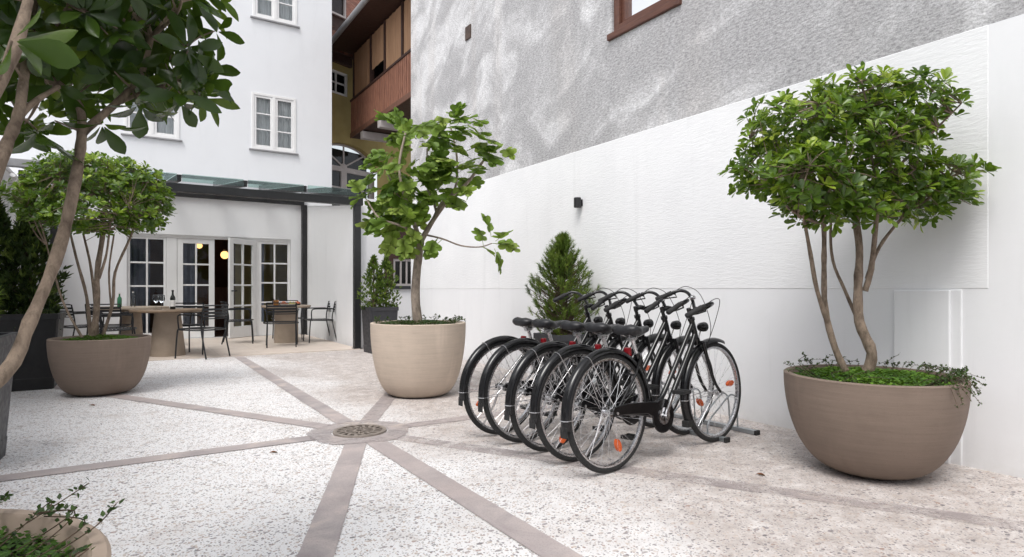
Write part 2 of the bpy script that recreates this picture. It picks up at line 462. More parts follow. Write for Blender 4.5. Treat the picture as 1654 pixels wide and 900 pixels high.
for k in range(96):
    a=2*math.pi*k/96; q=.37+.012*math.sin(5*a+1)+random.uniform(-.012,.012)
    vs+=[DC+V((.205*math.cos(a),.205*math.sin(a),.008)),DC+V((q*math.cos(a),q*math.sin(a),.0065))]
    fs.append((2*k,2*k+1,(2*k+3)%192,(2*k+2)%192))
mb.add(vs,fs); struct('paving_ring',mb,M['ring'],0)

t=thing('drain_cover','round slotted iron drain cover in the middle of the paving rays','drain cover',DC); t.scale=(.94,.94,1)
mb=MB(); mb.lathe([(.0,.005),(.19,.005)],32); part('pit',mb,M['soil'],t,0)
mb=MB(); mb.lathe([(.175,.006),(.175,.016),(.205,.016),(.207,.004)],48); mb.lathe([(.03,.006),(.03,.0155),(.05,.0155),(.05,.006)],24); mb.lathe([(.105,.006),(.105,.0145),(.118,.0145),(.118,.006)],40)
part('rim',mb,M['iron'],t)
mb=MB()
for k in range(16):
    a=2*math.pi*k/16; d=V((math.cos(a),math.sin(a),0))
    mb.bar(d*.048+V((0,0,.010)),d*.108+V((0,0,.010)),.010,.008)
    a+=math.pi/16; d=V((math.cos(a),math.sin(a),0)); e=V((math.cos(a+.12),math.sin(a+.12),0))
    mb.bar(d*.116+V((0,0,.010)),e*.178+V((0,0,.010)),.022,.008)
part('grate',mb,M['iron'],t)

# ------------------------------------------------------------------ wall plane with openings
def holed_wall(mb,x0,x1,z0,z1,y,holes,depth):
    xs=sorted({x0,x1,*[h[0] for h in holes],*[h[1] for h in holes]}); zs=sorted({z0,z1,*[h[2] for h in holes],*[h[3] for h in holes]})
    for i in range(len(xs)-1):
        for j in range(len(zs)-1):
            cx=(xs[i]+xs[i+1])/2; cz=(zs[j]+zs[j+1])/2
            if any(h[0]<cx<h[1] and h[2]<cz<h[3] for h in holes): continue
            mb.add([(xs[i],y,zs[j]),(xs[i+1],y,zs[j]),(xs[i+1],y,zs[j+1]),(xs[i],y,zs[j+1])],[(0,1,2,3)])
    for a,b,c,d in holes:
        Y=y+depth
        mb.add([(a,y,c),(a,y,d),(a,Y,d),(a,Y,c)],[(0,1,2,3)])
        mb.add([(b,y,c),(b,Y,c),(b,Y,d),(b,y,d)],[(0,1,2,3)])
        mb.add([(a,y,d),(b,y,d),(b,Y,d),(a,Y,d)],[(0,1,2,3)])
        mb.add([(a,y,c),(a,Y,c),(b,Y,c),(b,y,c)],[(0,1,2,3)])
def lattice(mb,x0,x1,z0,z1,y,th,fw,cols,rows,mw,bot=None):
    """a glazed frame in an xz plane: outer frame fw wide, bars mw wide; y = front face"""
    bot=bot or fw
    mb.lohi((x0,y,z0),(x0+fw,y+th,z1)); mb.lohi((x1-fw,y,z0),(x1,y+th,z1))
    mb.lohi((x0+fw,y,z1-fw),(x1-fw,y+th,z1)); mb.lohi((x0+fw,y,z0),(x1-fw,y+th,z0+bot))
    gx0,gx1,gz0,gz1=x0+fw,x1-fw,z0+bot,z1-fw
    for i in range(1,cols):
        x=gx0+(gx1-gx0)*i/cols; mb.lohi((x-mw/2,y+.004,gz0),(x+mw/2,y+th-.004,gz1))
    for j in range(1,rows):
        z=gz0+(gz1-gz0)*j/rows; mb.lohi((gx0,y+.007,z-mw/2),(gx1,y+th-.007,z+mw/2))
    return gx0,gx1,gz0,gz1
def pane(mb,x0,x1,z0,z1,y): mb.add([(x0,y,z0),(x1,y,z0),(x1,y,z1),(x0,y,z1)],[(0,1,2,3)])
def folds(mb,x0,x1,z0,z1,y,amp=.03,per=.12):
    n=max(8,int((x1-x0)/per*8)); vs=[]; fs=[]
    for i in range(n+1):
        x=x0+(x1-x0)*i/n; yy=y+amp*math.sin(2*math.pi*(x-x0)/per+.6*math.sin(x*9))
        vs+=[(x,yy,z0),(x,yy+.01*math.sin(x*31),z1)]
        if i: k=2*i; fs.append((k-2,k,k+1,k-1))
    mb.add(vs,fs)

# ------------------------------------------------------------------ white house
HX=on_y(536,200,YF).x
house=thing('white_house','pale white rendered house with glazed french doors behind the black canopy','house',(1.3,YF,0))
W=[]
for pxa,pxb,pyt,pyb in ((406,478,148,240),(408,480,-66,27)):
    a=on_y(pxa,pyt,YF); b=on_y(pxb,pyb,YF); z0=on_y(pxa,pyb,YF).z
    W.append((a.x,b.x,z0,a.z))
a=on_y(200,218,YF).x; b=on_y(290,218,YF).x
W.append((a,b,W[0][2],W[0][3])); W.append((a,b,W[1][2],W[1][3]))
d0=on_y(205,375,YF).x; d1=on_y(470,385,YF).x; DZ=2.20
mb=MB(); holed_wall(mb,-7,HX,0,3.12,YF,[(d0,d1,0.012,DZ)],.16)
part('ground_floor_wall',mb,M['white_smooth'],house,0,world=True)  # lighter white than the storey above, to brighten the canopy's shade by colour
mb=MB(); holed_wall(mb,-7,HX,3.12,11,YF,[(w[0],w[1],w[2],w[3]) for w in W],.16)
mb.add([(HX,YF,0),(HX,YF+9,0),(HX,YF+9,11),(HX,YF,11)],[(0,1,2,3)])
mb.add([(-7,YF,0),(-7,YF+9,0),(-7,YF+9,11),(-7,YF,11)],[(0,1,2,3)])
mb.add([(-7,YF,11),(HX,YF,11),(HX,YF+9,11),(-7,YF+9,11)],[(0,1,2,3)])
part('wall',mb,M['facade'],house,0,world=True)
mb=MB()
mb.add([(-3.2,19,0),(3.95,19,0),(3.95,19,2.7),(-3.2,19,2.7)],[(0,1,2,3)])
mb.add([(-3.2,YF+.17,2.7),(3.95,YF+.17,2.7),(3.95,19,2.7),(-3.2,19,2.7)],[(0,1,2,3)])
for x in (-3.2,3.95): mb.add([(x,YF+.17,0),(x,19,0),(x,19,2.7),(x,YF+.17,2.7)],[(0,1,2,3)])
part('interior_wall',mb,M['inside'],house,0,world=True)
for i,(x0,x1,z0,z1) in enumerate(W):
    mb=MB(); Y=YF+.02; xm=(x0+x1)/2; P=[]
    fw=.055
    mb.lohi((x0,Y-.035,z0),(x0+fw,Y+.06,z1)); mb.lohi((x1-fw,Y-.035,z0),(x1,Y+.06,z1))
    mb.lohi((x0+fw,Y-.035,z1-fw),(x1-fw,Y+.06,z1)); mb.lohi((x0+fw,Y-.035,z0),(x1-fw,Y+.06,z0+fw))
    mb.lohi((xm-.03,Y-.037,z0+fw),(xm+.03,Y+.06,z1-fw))
    for a,b in ((x0+fw,xm-.03),(xm+.03,x1-fw)): P.append(lattice(mb,a,b,z0+fw,z1-fw,Y-.02,.05,.05,1,3,.028))
    wo=part('window',mb,M['frame'],house,0,.004,world=True)
    mb=MB()
    for p in P: pane(mb,*p,Y+.012)
    part('pane',mb,M['glass'],wo,0,world=True)
    mb=MB(); mb.lohi((x0-.05,YF-.055,z0-.035),(x1+.05,YF+.0,z0-.003)); part('sill',mb,M['sill'],wo,0,.004,world=True)
    mb=MB(); folds(mb,x0+.02,x1-.02,z0+.02,z1-.02,Y+.12,.022,.10); part('curtain',mb,M['curtain'],wo,180,world=True)
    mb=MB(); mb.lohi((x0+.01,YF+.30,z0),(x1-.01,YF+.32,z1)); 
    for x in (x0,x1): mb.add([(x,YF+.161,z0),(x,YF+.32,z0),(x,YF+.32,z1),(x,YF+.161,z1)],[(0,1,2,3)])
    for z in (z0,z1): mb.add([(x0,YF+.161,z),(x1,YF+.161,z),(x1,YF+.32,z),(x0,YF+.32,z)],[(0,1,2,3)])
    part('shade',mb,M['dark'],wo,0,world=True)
# french doors
def X(px): return on_y(px,450,YF).x
Y=YF+.05
def glazed(name,x0,x1,cols,rows,label=None,bot=.16,fw=.075,z1=DZ-.06):
    mb=MB(); p=lattice(mb,x0,x1,.02,z1,Y,.05,fw,cols,rows,.035,bot)
    o=part(name,mb,M['frame'],house,0,.004,world=True)
    mb=MB(); pane(mb,*p,Y+.025); part('pane',mb,M['glass'],o,0,world=True)
    if label: o['label']=label
    return o
mb=MB(); 
mb.lohi((d0,YF+.03,DZ-.06),(d1,YF+.12,DZ)); mb.lohi((X(269),YF+.04,.02),(X(286),YF+.125,DZ-.06)); mb.lohi((X(413.5),YF+.04,.02),(X(418),YF+.125,DZ-.06))
part('door_frame',mb,M['frame'],house,0,.004,world=True)
glazed('glazed_panel',d0+.004,X(269)-.003,2,4,bot=.13,fw=.05)
glazed('glazed_panel',X(418)+.003,d1-.004,2,4,bot=.30,fw=.06)
dl=glazed('door',X(286)+.004,X(347),2,4,bot=.24,fw=.11)
# open leaf, hinged on its right edge and swung out over the terrace
hx=X(413); lw=.82
mb=MB(); p=lattice(mb,-lw,0,.02,DZ-.06,-.025,.05,.11,2,4,.035,.24)
ang=R(42); Mo=Matrix.Translation(V((hx,YF+.03,0)))@Matrix.Rotation(ang,4,'Z')
mb.xform(Mo); od=part('door',mb,M['frame'],house,0,.004,world=True); od['label']='open glazed door leaf swung out over the terrace'
mb=MB(); pane(mb,*p,0); mb.xform(Mo); part('pane',mb,M['glass'],od,0,world=True)
mb=MB(); mb.cyl((-lw+.05,-.06,1.02),(-lw+.17,-.06,1.02),.010); mb.cyl((-lw+.05,-.06,1.02),(-lw+.05,-.02,1.02),.012); mb.xform(Mo)
part('handle',mb,M['black'],od,world=True)
# curtains and lamps inside
for x0,x1 in ((d0+.05,d0+.42),(X(286)+.1,X(286)+.42),(X(420),X(436))):
    mb=MB(); folds(mb,x0,x1,.03,2.3,YF+.75,.03,.11); part('curtain',mb,M['bluecurtain'],house,180,world=True)
mb=MB(); mb.lohi((X(286),17.2,0.01),(X(470),17.8,1.1)); part('counter',mb,M['woodred'],house,0,.01,world=True)
for i,(px,py,D,r,lab) in enumerate(((309,396,14.6,.10,'warm glowing glass globe pendant, larger of the two behind the closed french door'),(322,397,16.0,.075,'small warm glowing globe pendant right of the larger one behind the closed french door'),(363,412,15.5,.10,'warm dim globe pendant seen through the open doorway'))):
    p=at(px,py,D)
    t=thing('pendant_lamp',lab,'pendant lamp',p,0,'pendant lamps inside the french doors')
    mb=MB(); mb.ball((0,0,0),r,16,12); part('globe',mb,M['globe'],t,180)
    mb=MB(); mb.cyl((0,0,r),(0,0,2.69-p.z),.006,6); part('cord',mb,M['black'],t)
    mb=MB(); mb.lathe([(.0,r+.05),(.03,r+.05),(.035,r-.02)],12); part('cap',mb,M['iron'],t)

# ------------------------------------------------------------------ neighbour house on the right: long wall
nb=thing('neighbour_house','tall neighbouring house wall, weathered grey render above, fresh white paint below','house',(XW,5,0))
YE=9.97; PZ=2.6; YS=1.46; ZS=1.062
wz=on_x(988,60,XW); w0=on_x(1096,5,XW).y; w1=wz.y; wzb=3.70; wzt=4.95
def wall_x(mb,x,y0,y1,z0,z1): mb.add([(x,y0,z0),(x,y0,z1),(x,y1,z1),(x,y1,z0)],[(0,1,2,3)])
mb=MB()
for y0,y1,z0,z1 in ((-9,w0,PZ,9.5),(w0,w1,PZ,wzb),(w0,w1,wzt,9.5),(w1,YE,PZ,9.5)): wall_x(mb,XW,y0,y1,z0,z1)
for y in (w0,w1): mb.add([(XW,y,wzb),(XW,y,wzt),(XW+.22,y,wzt),(XW+.22,y,wzb)],[(0,1,2,3)])
for z in (wzb,wzt): mb.add([(XW,w0,z),(XW,w1,z),(XW+.22,w1,z),(XW+.22,w0,z)],[(0,1,2,3)])
mb.add([(XW,YE,PZ),(XW,YE,9.5),(XW+.6,YE,9.5),(XW+.6,YE,PZ)],[(0,1,2,3)])
mb.add([(XW,-9,9.5),(XW,YE,9.5),(XW+8,YE,9.5),(XW+8,-9,9.5)],[(0,1,2,3)])
part('upper_wall',mb,M['old'],nb,0,world=True)
mb=MB(); mb.lohi((XW-.003,YS,ZS),(XW+.3,YE,PZ)); part('lower_wall',mb,M['white_rough'],nb,0,.004,world=True)
mb=MB(); mb.lohi((XW,YS,0),(XW+.3,YE-.002,ZS)); mb.lohi((XW,-9,0),(XW+.3,YS,PZ-.001))
pa=on_x(1447,470,XW).y; pb=on_x(1537,470,XW).y
part('wall_base',mb,M['white_smooth'],nb,0,world=True)
mb=MB(); mb.lohi((XW-.03,pb,-.01),(XW+.01,pa,1.052)); part('meter_panel',mb,M['white_smooth'],nb,0,.006,world=True)
ys=on_x(1545,470,XW).y; mb=MB(); mb.lohi((XW-.012,ys-.03,-.01),(XW+.01,ys+.03,ZS-.006)); part('wall_strip',mb,M['white_smooth'],nb,0,.005,world=True)
mb=MB(); fw=.075
mb.lohi((XW+.02,w0+.01,wzb+.005),(XW+.14,w0+.01+fw,wzt-.005)); mb.lohi((XW+.02,w1-.01-fw,wzb+.005),(XW+.14,w1-.01,wzt-.005))
mb.lohi((XW+.02,w0+.01+fw,wzt-.005-fw),(XW+.14,w1-.01-fw,wzt-.005)); mb.lohi((XW+.02,w0+.01+fw,wzb+.005),(XW+.14,w1-.01-fw,wzb+.005+fw))
f2=.05
for a,b in ((w0+.01+fw,w0+.01+fw+f2),(w1-.01-fw-f2,w1-.01-fw)): mb.lohi((XW+.06,a,wzb+fw),(XW+.13,b,wzt-fw))
mb.lohi((XW+.06,w0+fw+f2,wzb+fw),(XW+.13,w1-fw-f2,wzb+fw+f2))
wo=part('window',mb,M['winwood'],nb,0,.006,world=True)
mb=MB(); mb.add([(XW+.11,w0+.1,wzb+.1),(XW+.11,w1-.1,wzb+.1),(XW+.11,w1-.1,wzt-.1),(XW+.11,w0+.1,wzt-.1)],[(0,1,2,3)]); part('pane',mb,M['glass'],wo,0,world=True)
mb=MB(); mb.add([(XW+.16,w0+.1,wzb+.1),(XW+.16,w1-.1,wzb+.1),(XW+.16,w1-.1,wzt-.1),(XW+.16,w0+.1,wzt-.1)],[(0,1,2,3)]); part('blind',mb,M['curtain'],wo,0,world=True)
mb=MB(); mb.lohi((XW-.035,w0-.04,wzb-.06),(XW+.02,w1+.04,wzb+.004)); part('sill',mb,M['winwood'],wo,0,.006,world=True)
p=on_x(757,53,XW)
mb=MB(); mb.lohi((XW-.02,p.y-.08,p.z-.10),(XW+.02,p.y+.08,p.z+.10)); part('vent',mb,M['rust'],nb,0,.006,world=True)
p=on_x(939,328,XW)
t=thing('wall_lamp','small black cylindrical wall lamp on the white long wall','wall lamp',p)
mb=MB(); mb.lathe([(.0,-.055),(.036,-.055),(.040,-.05),(.040,.05),(.036,.055),(.0,.055)],20,(-.055,0,0)); part('lamp_body',mb,M['black'],t)
mb=MB(); mb.lohi((-.02,-.03,-.035),(.0,.03,.035)); part('bracket',mb,M['black'],t,0,.003)

rb=thing('unseen_rear_house','unseen plain white house added behind the camera to block sky light','house',(1.4,-5.2,0))  # out of view, added to block sky and darken the near end
mb=MB(); mb.lohi((-8,-9,0),(XW,-5.2,5.2)); part('wall',mb,M['facade'],rb,0,world=True)
# ------------------------------------------------------------------ far corner: ochre house, gallery, roofs
P0=at(520,268,16.4); dcam=V((673/970,1,0)).normalized()
dh=V((dcam.x*CU+dcam.y*SU,-dcam.x*SU+dcam.y*CU,0)).normalized()
ang=math.atan2(dh.y,dh.x)
oh=thing('ochre_house','ochre yellow old house with arched glass doorway beyond the white house corner','house',(P0.x,P0.y,0),ang)
# local: x along its front, y inwards
def oloc(px,py):
    r=ray(px); n=V((-dh.y,dh.x,0)); b=V((P0.x,P0.y,0))
    D=b.dot(n)/r.dot(n); q=at(px,py,D); w=q-b
    return V((w.dot(dh),0,q.z))
ac=oloc(562,268); ar=oloc(609,284).x-ac.x; zt=ac.z-.02; ah=oloc(566,233).z-zt
wl=oloc(540,112); wr=oloc(563,158)
mb=MB(); n=24
# wall with window hole and arched hole: build as strips
holed_wall(mb,-2.5,wr.x+.0,zt+ah+.0,7.75,0,[(wl.x-.3,wr.x-.02,wr.z,wl.z)],.12)
holed_wall(mb,wr.x,9,zt+ah,7.75,0,[],.1)
for i in range(n):
    x0=ac.x-ar+2*ar*i/n; x1=ac.x-ar+2*ar*(i+1)/n
    zz=lambda x: zt+ah*math.sqrt(max(0,1-((x-ac.x)/ar)**2))
    mb.add([(x0,0,zz(x0)),(x1,0,zz(x1)),(x1,0,zt+ah),(x0,0,zt+ah)],[(0,1,2,3)])
    mb.add([(x0,0,zz(x0)),(x0,.25,zz(x0)),(x1,.25,zz(x1)),(x1,0,zz(x1))],[(0,1,2,3)])
mb.add([(-2.5,0,0),(ac.x-ar,0,0),(ac.x-ar,0,zt+ah),(-2.5,0,zt+ah)],[(0,1,2,3)])
mb.add([(ac.x+ar,0,0),(9,0,0),(9,0,zt+ah),(ac.x+ar,0,zt+ah)],[(0,1,2,3)])
part('wall',mb,M['yellow'],oh,0)
mb=MB(); y=.16
mb.lohi((ac.x-ar,y,zt-.14),(ac.x+ar,y+.08,zt)); 
for x in (ac.x-ar+.06,ac.x,ac.x+ar-.06): mb.lohi((x-.10,y+.002,0),(x+.10,y+.075,zt-.14))
mb.lohi((ac.x-ar,y+.01,zt-.62),(ac.x+ar,y+.06,zt-.58))
for k in range(1,4):
    a=math.pi*k/4; mb.bar((ac.x,y+.03,zt),(ac.x+math.cos(a)*ar,y+.03,zt+math.sin(a)*ah),.04,.03,(0,1,0))
mb.lathe([(0,-.03),(.13,-.03),(.13,.03),(0,.03)],20); 
arch=[(ac.x+math.cos(math.pi*k/24)*(ar-.03),y+.03,zt+math.sin(math.pi*k/24)*(ah-.03)) for k in range(25)]
mb2=MB(); mb2.ball((ac.x,y+.03,zt),(.13,.04,.11),14,8); mb.add(mb2.v,mb2.f); mb.v=mb.v; mb.tube(arch,.035,6)
dr=part('door',mb,M['greytrim'],oh,35)
mb=MB(); vs=[(ac.x-ar,.21,0),(ac.x+ar,.21,0)]+[(ac.x+math.cos(math.pi*k/20)*ar,.21,zt+math.sin(math.pi*k/20)*ah) for k in range(21)]
mb.add(vs,[tuple(range(len(vs)))]); part('pane',mb,M['glass'],dr,0)
mb=MB(); mb.lohi((ac.x-ar-.3,.8,0),(ac.x+ar+.3,.85,zt+ah)); part('interior',mb,M['dark'],oh,0)
mb=MB(); q=lattice(mb,wl.x-.3,wr.x-.02,wr.z,wl.z,.03,.06,.07,2,2,.035); wo=part('window',mb,M['frame'],oh,0)
mb=MB(); pane(mb,*q,.06); part('pane',mb,M['glass'],wo,0)
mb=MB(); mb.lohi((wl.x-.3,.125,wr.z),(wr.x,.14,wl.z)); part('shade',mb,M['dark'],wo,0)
mb=MB(); mb.lohi((wl.x-.4,-.12,wl.z+.18),(wr.x+.04,-.002,wl.z+.42)); part('lintel',mb,M['wooddark'],oh,0,.01)

# timber gallery: runs parallel to the long wall
GX=5.2; gy0=9.98; gy1=on_x(566,200,GX).y-.06
gz0=5.40; gz1=6.30; gz2=7.62
gal=thing('timber_gallery','brown timber gallery with tan roller blinds under a dark eave','balcony',(GX,(gy0+gy1)/2,gz0))
mb=MB(); mb.lohi((GX,gy0,gz0-.14),(GX+1.6,gy1,gz0)); part('floor_deck',mb,M['wooddark'],gal,0,.01,world=True)
mb=MB(); mb.lohi((GX-.03,gy0,gz0-.15),(GX-.001,gy1,gz0-.02)); part('fascia',mb,M['woodred'],gal,0,.006,world=True)
mb=MB(); y=gy0+.02
while y<gy1-.05:
    w=random.uniform(.085,.10); mb.lohi((GX-.012-random.uniform(0,.006),y,gz0-.018),(GX+.012,y+w,gz1-.05)); y+=w+random.uniform(.018,.045)
part('railing',mb,M['rail'],gal,0,.003,world=True)
mb=MB(); mb.lohi((GX-.035,gy0,gz1-.048),(GX+.035,gy1,gz1+.01)); part('handrail',mb,M['wooddark'],gal,0,.005,world=True)
pys=[on_x(px,100,GX).y for px in (595.5,618,646)]
pys=[gy1-.06]+pys+[pys[-1]-1.15]
for y in pys:
    mb=MB(); mb.lohi((GX+.04,y-.05,gz0+.001),(GX+.13,y+.05,gz2)); part('post',mb,M['wooddark'],gal,0,.005,world=True)
for i in range(len(pys)-1):
    a=pys[i+1]+.06; b=pys[i]-.06; zb=gz1+.02 if i!=1 else gz1+.40
    mb=MB(); folds(mb,a,b,zb,gz2-.02,0,.006,.35)
    mb.v=[(GX+.07+q[1],q[0],q[2]) for q in mb.v]
    part('roller_blind',mb,M['blind'],gal,180,world=True)
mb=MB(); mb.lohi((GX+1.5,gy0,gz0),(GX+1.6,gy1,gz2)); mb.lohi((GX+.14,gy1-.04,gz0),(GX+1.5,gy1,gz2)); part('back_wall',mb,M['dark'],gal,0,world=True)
for px in (585,613):
    y=on_x(px,205,GX).y; mb=MB(); mb.lohi((GX-.02,y-.09,gz0-.36),(GX+1.6,y+.09,gz0-.162)); part('beam',mb,M['greytrim'],gal,0,.01,world=True)
EX=4.55
mb=MB(); mb.prism([(EX,gy0,gz2-.08),(GX+1.7,gy0,gz2+.25),(GX+1.7,gy0,gz2+.33),(EX,gy0,gz2)],(0,gy1+.9-gy0,0)); part('eave',mb,M['wooddark'],gal,0,world=True)
mb=MB(); mb.tube([(EX-.05,gy0,gz2-.03),(EX-.05,gy1+.9,gz2-.03)],.065,12); part('gutter',mb,M['sill'],gal,world=True)
# the ochre house's tiled roof with a dormer
def rloc(px,py,yy):
    r=ray(px); n=V((-dh.y,dh.x,0)); b=V((P0.x,P0.y,0))+n*yy
    D=b.dot(n)/r.dot(n); w=at(px,py,D); return (w-V((P0.x,P0.y,0))).dot(dh),w.z
mb=MB(); mb.add([(-4,-.35,7.62),(9,-.35,7.62),(9,9.5,16.0),(-4,9.5,16.0)],[(0,1,2,3)]); mb.add([(-4,-.35,7.55),(9,-.35,7.55),(9,.0,7.75),(-4,.0,7.75)],[(0,1,2,3)]); mb.add([(-4,-.35,7.55),(9,-.35,7.55),(9,-.35,7.62),(-4,-.35,7.62)],[(0,1,2,3)])
for k in range(60):     # slipped and lifted tiles
    x=random.uniform(-1.5,3); q=random.uniform(0,3.2); z=7.62+q*4.98/5.85
    mb.box((x,-.35+q-.03,z+.05),(random.uniform(.12,.2),.30,.03),Euler((R(40)+random.uniform(-.25,.25),random.uniform(-.2,.2),random.uniform(-.2,.2))).to_matrix())
part('roof',mb,M['roof'],oh,0)
x0,z0=rloc(541,20,1.0); x1,z1=rloc(559,2,1.0)
mb=MB(); mb.lohi((x0-.5,1.1,z0-.7),(x1+.1,3.5,z1+.3)); dm=part('dormer',mb,M['wooddark'],oh,0,.02)
mb=MB(); g_=lattice(mb,x0-.35,x1,z0-.05,z1+.12,1.0,.08,.06,1,1,.03); part('window_frame',mb,M['greytrim'],dm,0)
mb=MB(); pane(mb,*g_,1.06); part('pane',mb,M['glass'],dm,0)
mb=MB(); mb.prism([(x0-.7,.8,z1+.28),(x1+.3,.8,z1+.28),(x1+.3,.8,z1+.36),(x0-.7,.8,z1+.36)],(0,3,.9)); part('dormer_roof',mb,M['roof'],dm,0)

# low white outbuilding under the gallery with a small window
YO=12.45; bx0=on_y(588,400,YO).x; bxw0=on_y(637,430,YO).x; bxw1=on_y(664,430,YO).x
ob=thing('low_outbuilding','low white outbuilding with dark timber front and small barred window under the gallery','outbuilding',(bx0+1,YO,0))
bm=on_y(621,430,YO).x; wz1=on_y(645,418,YO).z; wz0=on_y(645,462,YO).z; bt=on_y(605,322,YO).z
mb=MB(); mb.lohi((bx0,YO,0),(bm,YO+.5,bt)); mb.lohi((bm,YO+.02,0),(8,YO+.5,wz0-.04)); part('wall',mb,M['white_smooth'],ob,0,world=True)
mb=MB(); mb.lohi((bm,YO+.06,wz1),(8,YO+.5,bt-.2)); mb.lohi((bm,YO+.06,wz0),(bxw0,YO+.5,wz1)); mb.lohi((bxw1+.12,YO+.06,wz0),(8,YO+.5,wz1)); part('timber_front',mb,M['wooddark'],ob,0,world=True)
mb=MB(); g_=lattice(mb,bxw0,bxw1+.12,wz0,wz1,YO+.08,.06,.05,3,1,.03); wo=part('window',mb,M['greytrim'],ob,0,world=True)
mb=MB(); pane(mb,*g_,YO+.12); part('pane',mb,M['glass'],wo,0,world=True)
mb=MB(); mb.lohi((bxw0-.06,YO-.03,wz0-.07),(bxw1+.3,YO+.1,wz0)); part('sill',mb,M['planter'],wo,0,.005,world=True)
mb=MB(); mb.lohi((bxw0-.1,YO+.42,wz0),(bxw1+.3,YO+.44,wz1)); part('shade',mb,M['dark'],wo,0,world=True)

# ------------------------------------------------------------------ left boundary wall, canopy, side wall
mb=MB(); mb.lohi((XL-.25,-9,0),(XL,YF-.002,2.72)); mb.lohi((XL-.27,-9,2.72),(XL+.02,YF-.002,2.77))
w=mesh('boundary_wall',mb,M['white_smooth'],0); tag(w,'long white boundary wall running along the left side of the yard','wall')
mb=MB(); x=on_y(509,300,13.9).x
SX=3.47
mb.prism([(SX,10.55,0),(SX,YF-.003,0),(SX,YF-.003,3.0),(SX,10.55,2.56)],(.14,0,0))  # lighter than the facade render, lifting the shade beneath the canopy by colour
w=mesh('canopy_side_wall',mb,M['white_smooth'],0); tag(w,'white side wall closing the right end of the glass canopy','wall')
CY=10.42; XA=-1.24; XB=3.42; bz0,bz1=2.535,2.66
can=thing('glass_canopy','black metal canopy with green glass roof over the terrace','canopy',((XA+XB)/2,12.4,0))
for x,y,z in ((XA+.06,CY,bz0),(XB-.03,CY,bz0),(XA+.03,YF-.09,3.0),(XB-.01,YF-.09,3.0)):
    mb=MB(); mb.lohi((x-.055,y-.06,.0),(x+.055,y+.06,z)); mb.lohi((x-.075,y-.075,.012),(x+.075,y+.075,.022)); part('post',mb,M['black'],can,0,.004,world=True)
mb=MB(); mb.lohi((XA-.02,CY-.07,bz0),(XB+.06,CY+.07,bz1)); part('front_beam',mb,M['black'],can,0,.006,world=True)
mb=MB(); mb.lohi((XA,YF-.07,3.00),(XB,YF-.002,3.14)); part('back_beam',mb,M['black'],can,0,.006,world=True)
mb=MB(); mb.lohi((XA-.35,CY-.20,bz1+.02),(XA+.95,CY-.10,bz1+.13)); part('gutter',mb,M['sill'],can,0,.01,world=True)
xs=[XA+.03+(XB-.06-XA)*k/5 for k in range(6)]
for x in xs:
    mb=MB(); mb.bar((x,CY-.10,bz1+.075),(x,YF-.01,bz1+.56),.06,.10); part('rafter',mb,M['black'],can,0,.004,world=True)
for a,b in zip(xs[:-1],xs[1:]):
    mb=MB(); mb.add([(a+.035,CY-.16,bz1+.12),(b-.035,CY-.16,bz1+.12),(b-.035,YF-.02,bz1+.61),(a+.035,YF-.02,bz1+.61)],[(0,1,2,3)])
    gp=part('glass_panel',mb,M['canopyglass'],can,0,world=True)
    mb=MB(); mb.lohi((a+.035,CY-.174,bz1+.015),(b-.035,CY-.161,bz1+.127)); part('glass_edge',mb,M['edgeglass'],gp,0,world=True)
mb=MB(); mb.tube([(XL+.06,10.75,0.012),(XL+.06,10.75,2.5),(XL+.10,10.6,2.62)],.035,10)
w=mesh('downpipe',mb,M['frame']); tag(w,'white rain downpipe on the boundary wall by the canopy post','downpipe')

# ------------------------------------------------------------------ round pots
def pot(loc,r,h,rb,mat,label,n=64,bulge=.52):
    t=thing('bowl_planter',label,'planter',loc,0,'round concrete bowl planters')
    prof=[(.0,.004),(rb*.9,.004)]
    for i in range(22):
        a=i/21
        # quarter super-ellipse from base rim up to the lip
        ang_=a*math.pi/2
        rr=rb+(r-rb)*math.sin(ang_)**.80; zz=h*.97*(1-math.cos(ang_))**.92
        prof.append((rr,.006+zz))
    th=.035
    prof+=[(r+.001,h-.006),(r-.006,h),(r-th+.006,h),(r-th,h-.008),(r-th-.01,h-.12)]
    mb=MB(); mb.lathe(prof,n); part('bowl',mb,mat,t,40)
    mb=MB(); rs=r-th-.004
    vs=[(0,0,h-.045)]; fs=[]
    for k in range(1,7):
        for j in range(32):
            a=2*math.pi*j/32; q=rs*k/6
            vs.append((q*math.cos(a),q*math.sin(a),h-.045-.02*(k/6)**2+random.uniform(-.008,.008)))
    for j in range(32): fs.append((0,1+j,1+(j+1)%32))
    for k in range(5):
        for j in range(32):
            b=1+k*32; c=b+32; fs.append((b+j,c+j,c+(j+1)%32,b+(j+1)%32))
    mb.add(vs,fs); part('soil',mb,M['soil'],t,180)
    return t
p=at(1407,700,3.50); PR=(p.x,p.y,0)
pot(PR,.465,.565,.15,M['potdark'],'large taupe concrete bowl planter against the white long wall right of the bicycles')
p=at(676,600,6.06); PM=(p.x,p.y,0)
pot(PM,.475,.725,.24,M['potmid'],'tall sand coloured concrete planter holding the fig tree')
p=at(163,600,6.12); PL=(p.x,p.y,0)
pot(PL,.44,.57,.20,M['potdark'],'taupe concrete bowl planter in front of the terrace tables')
r_=lambda X_,D_: V((X_*CU+D_*SU,-X_*SU+D_*CU,0))
p=r_(-1.17,.87); PF=(p.x,p.y,0)
pot(PF,.49,.565,.18,M['potfront'],'light taupe concrete planter cut off at the near left corner')

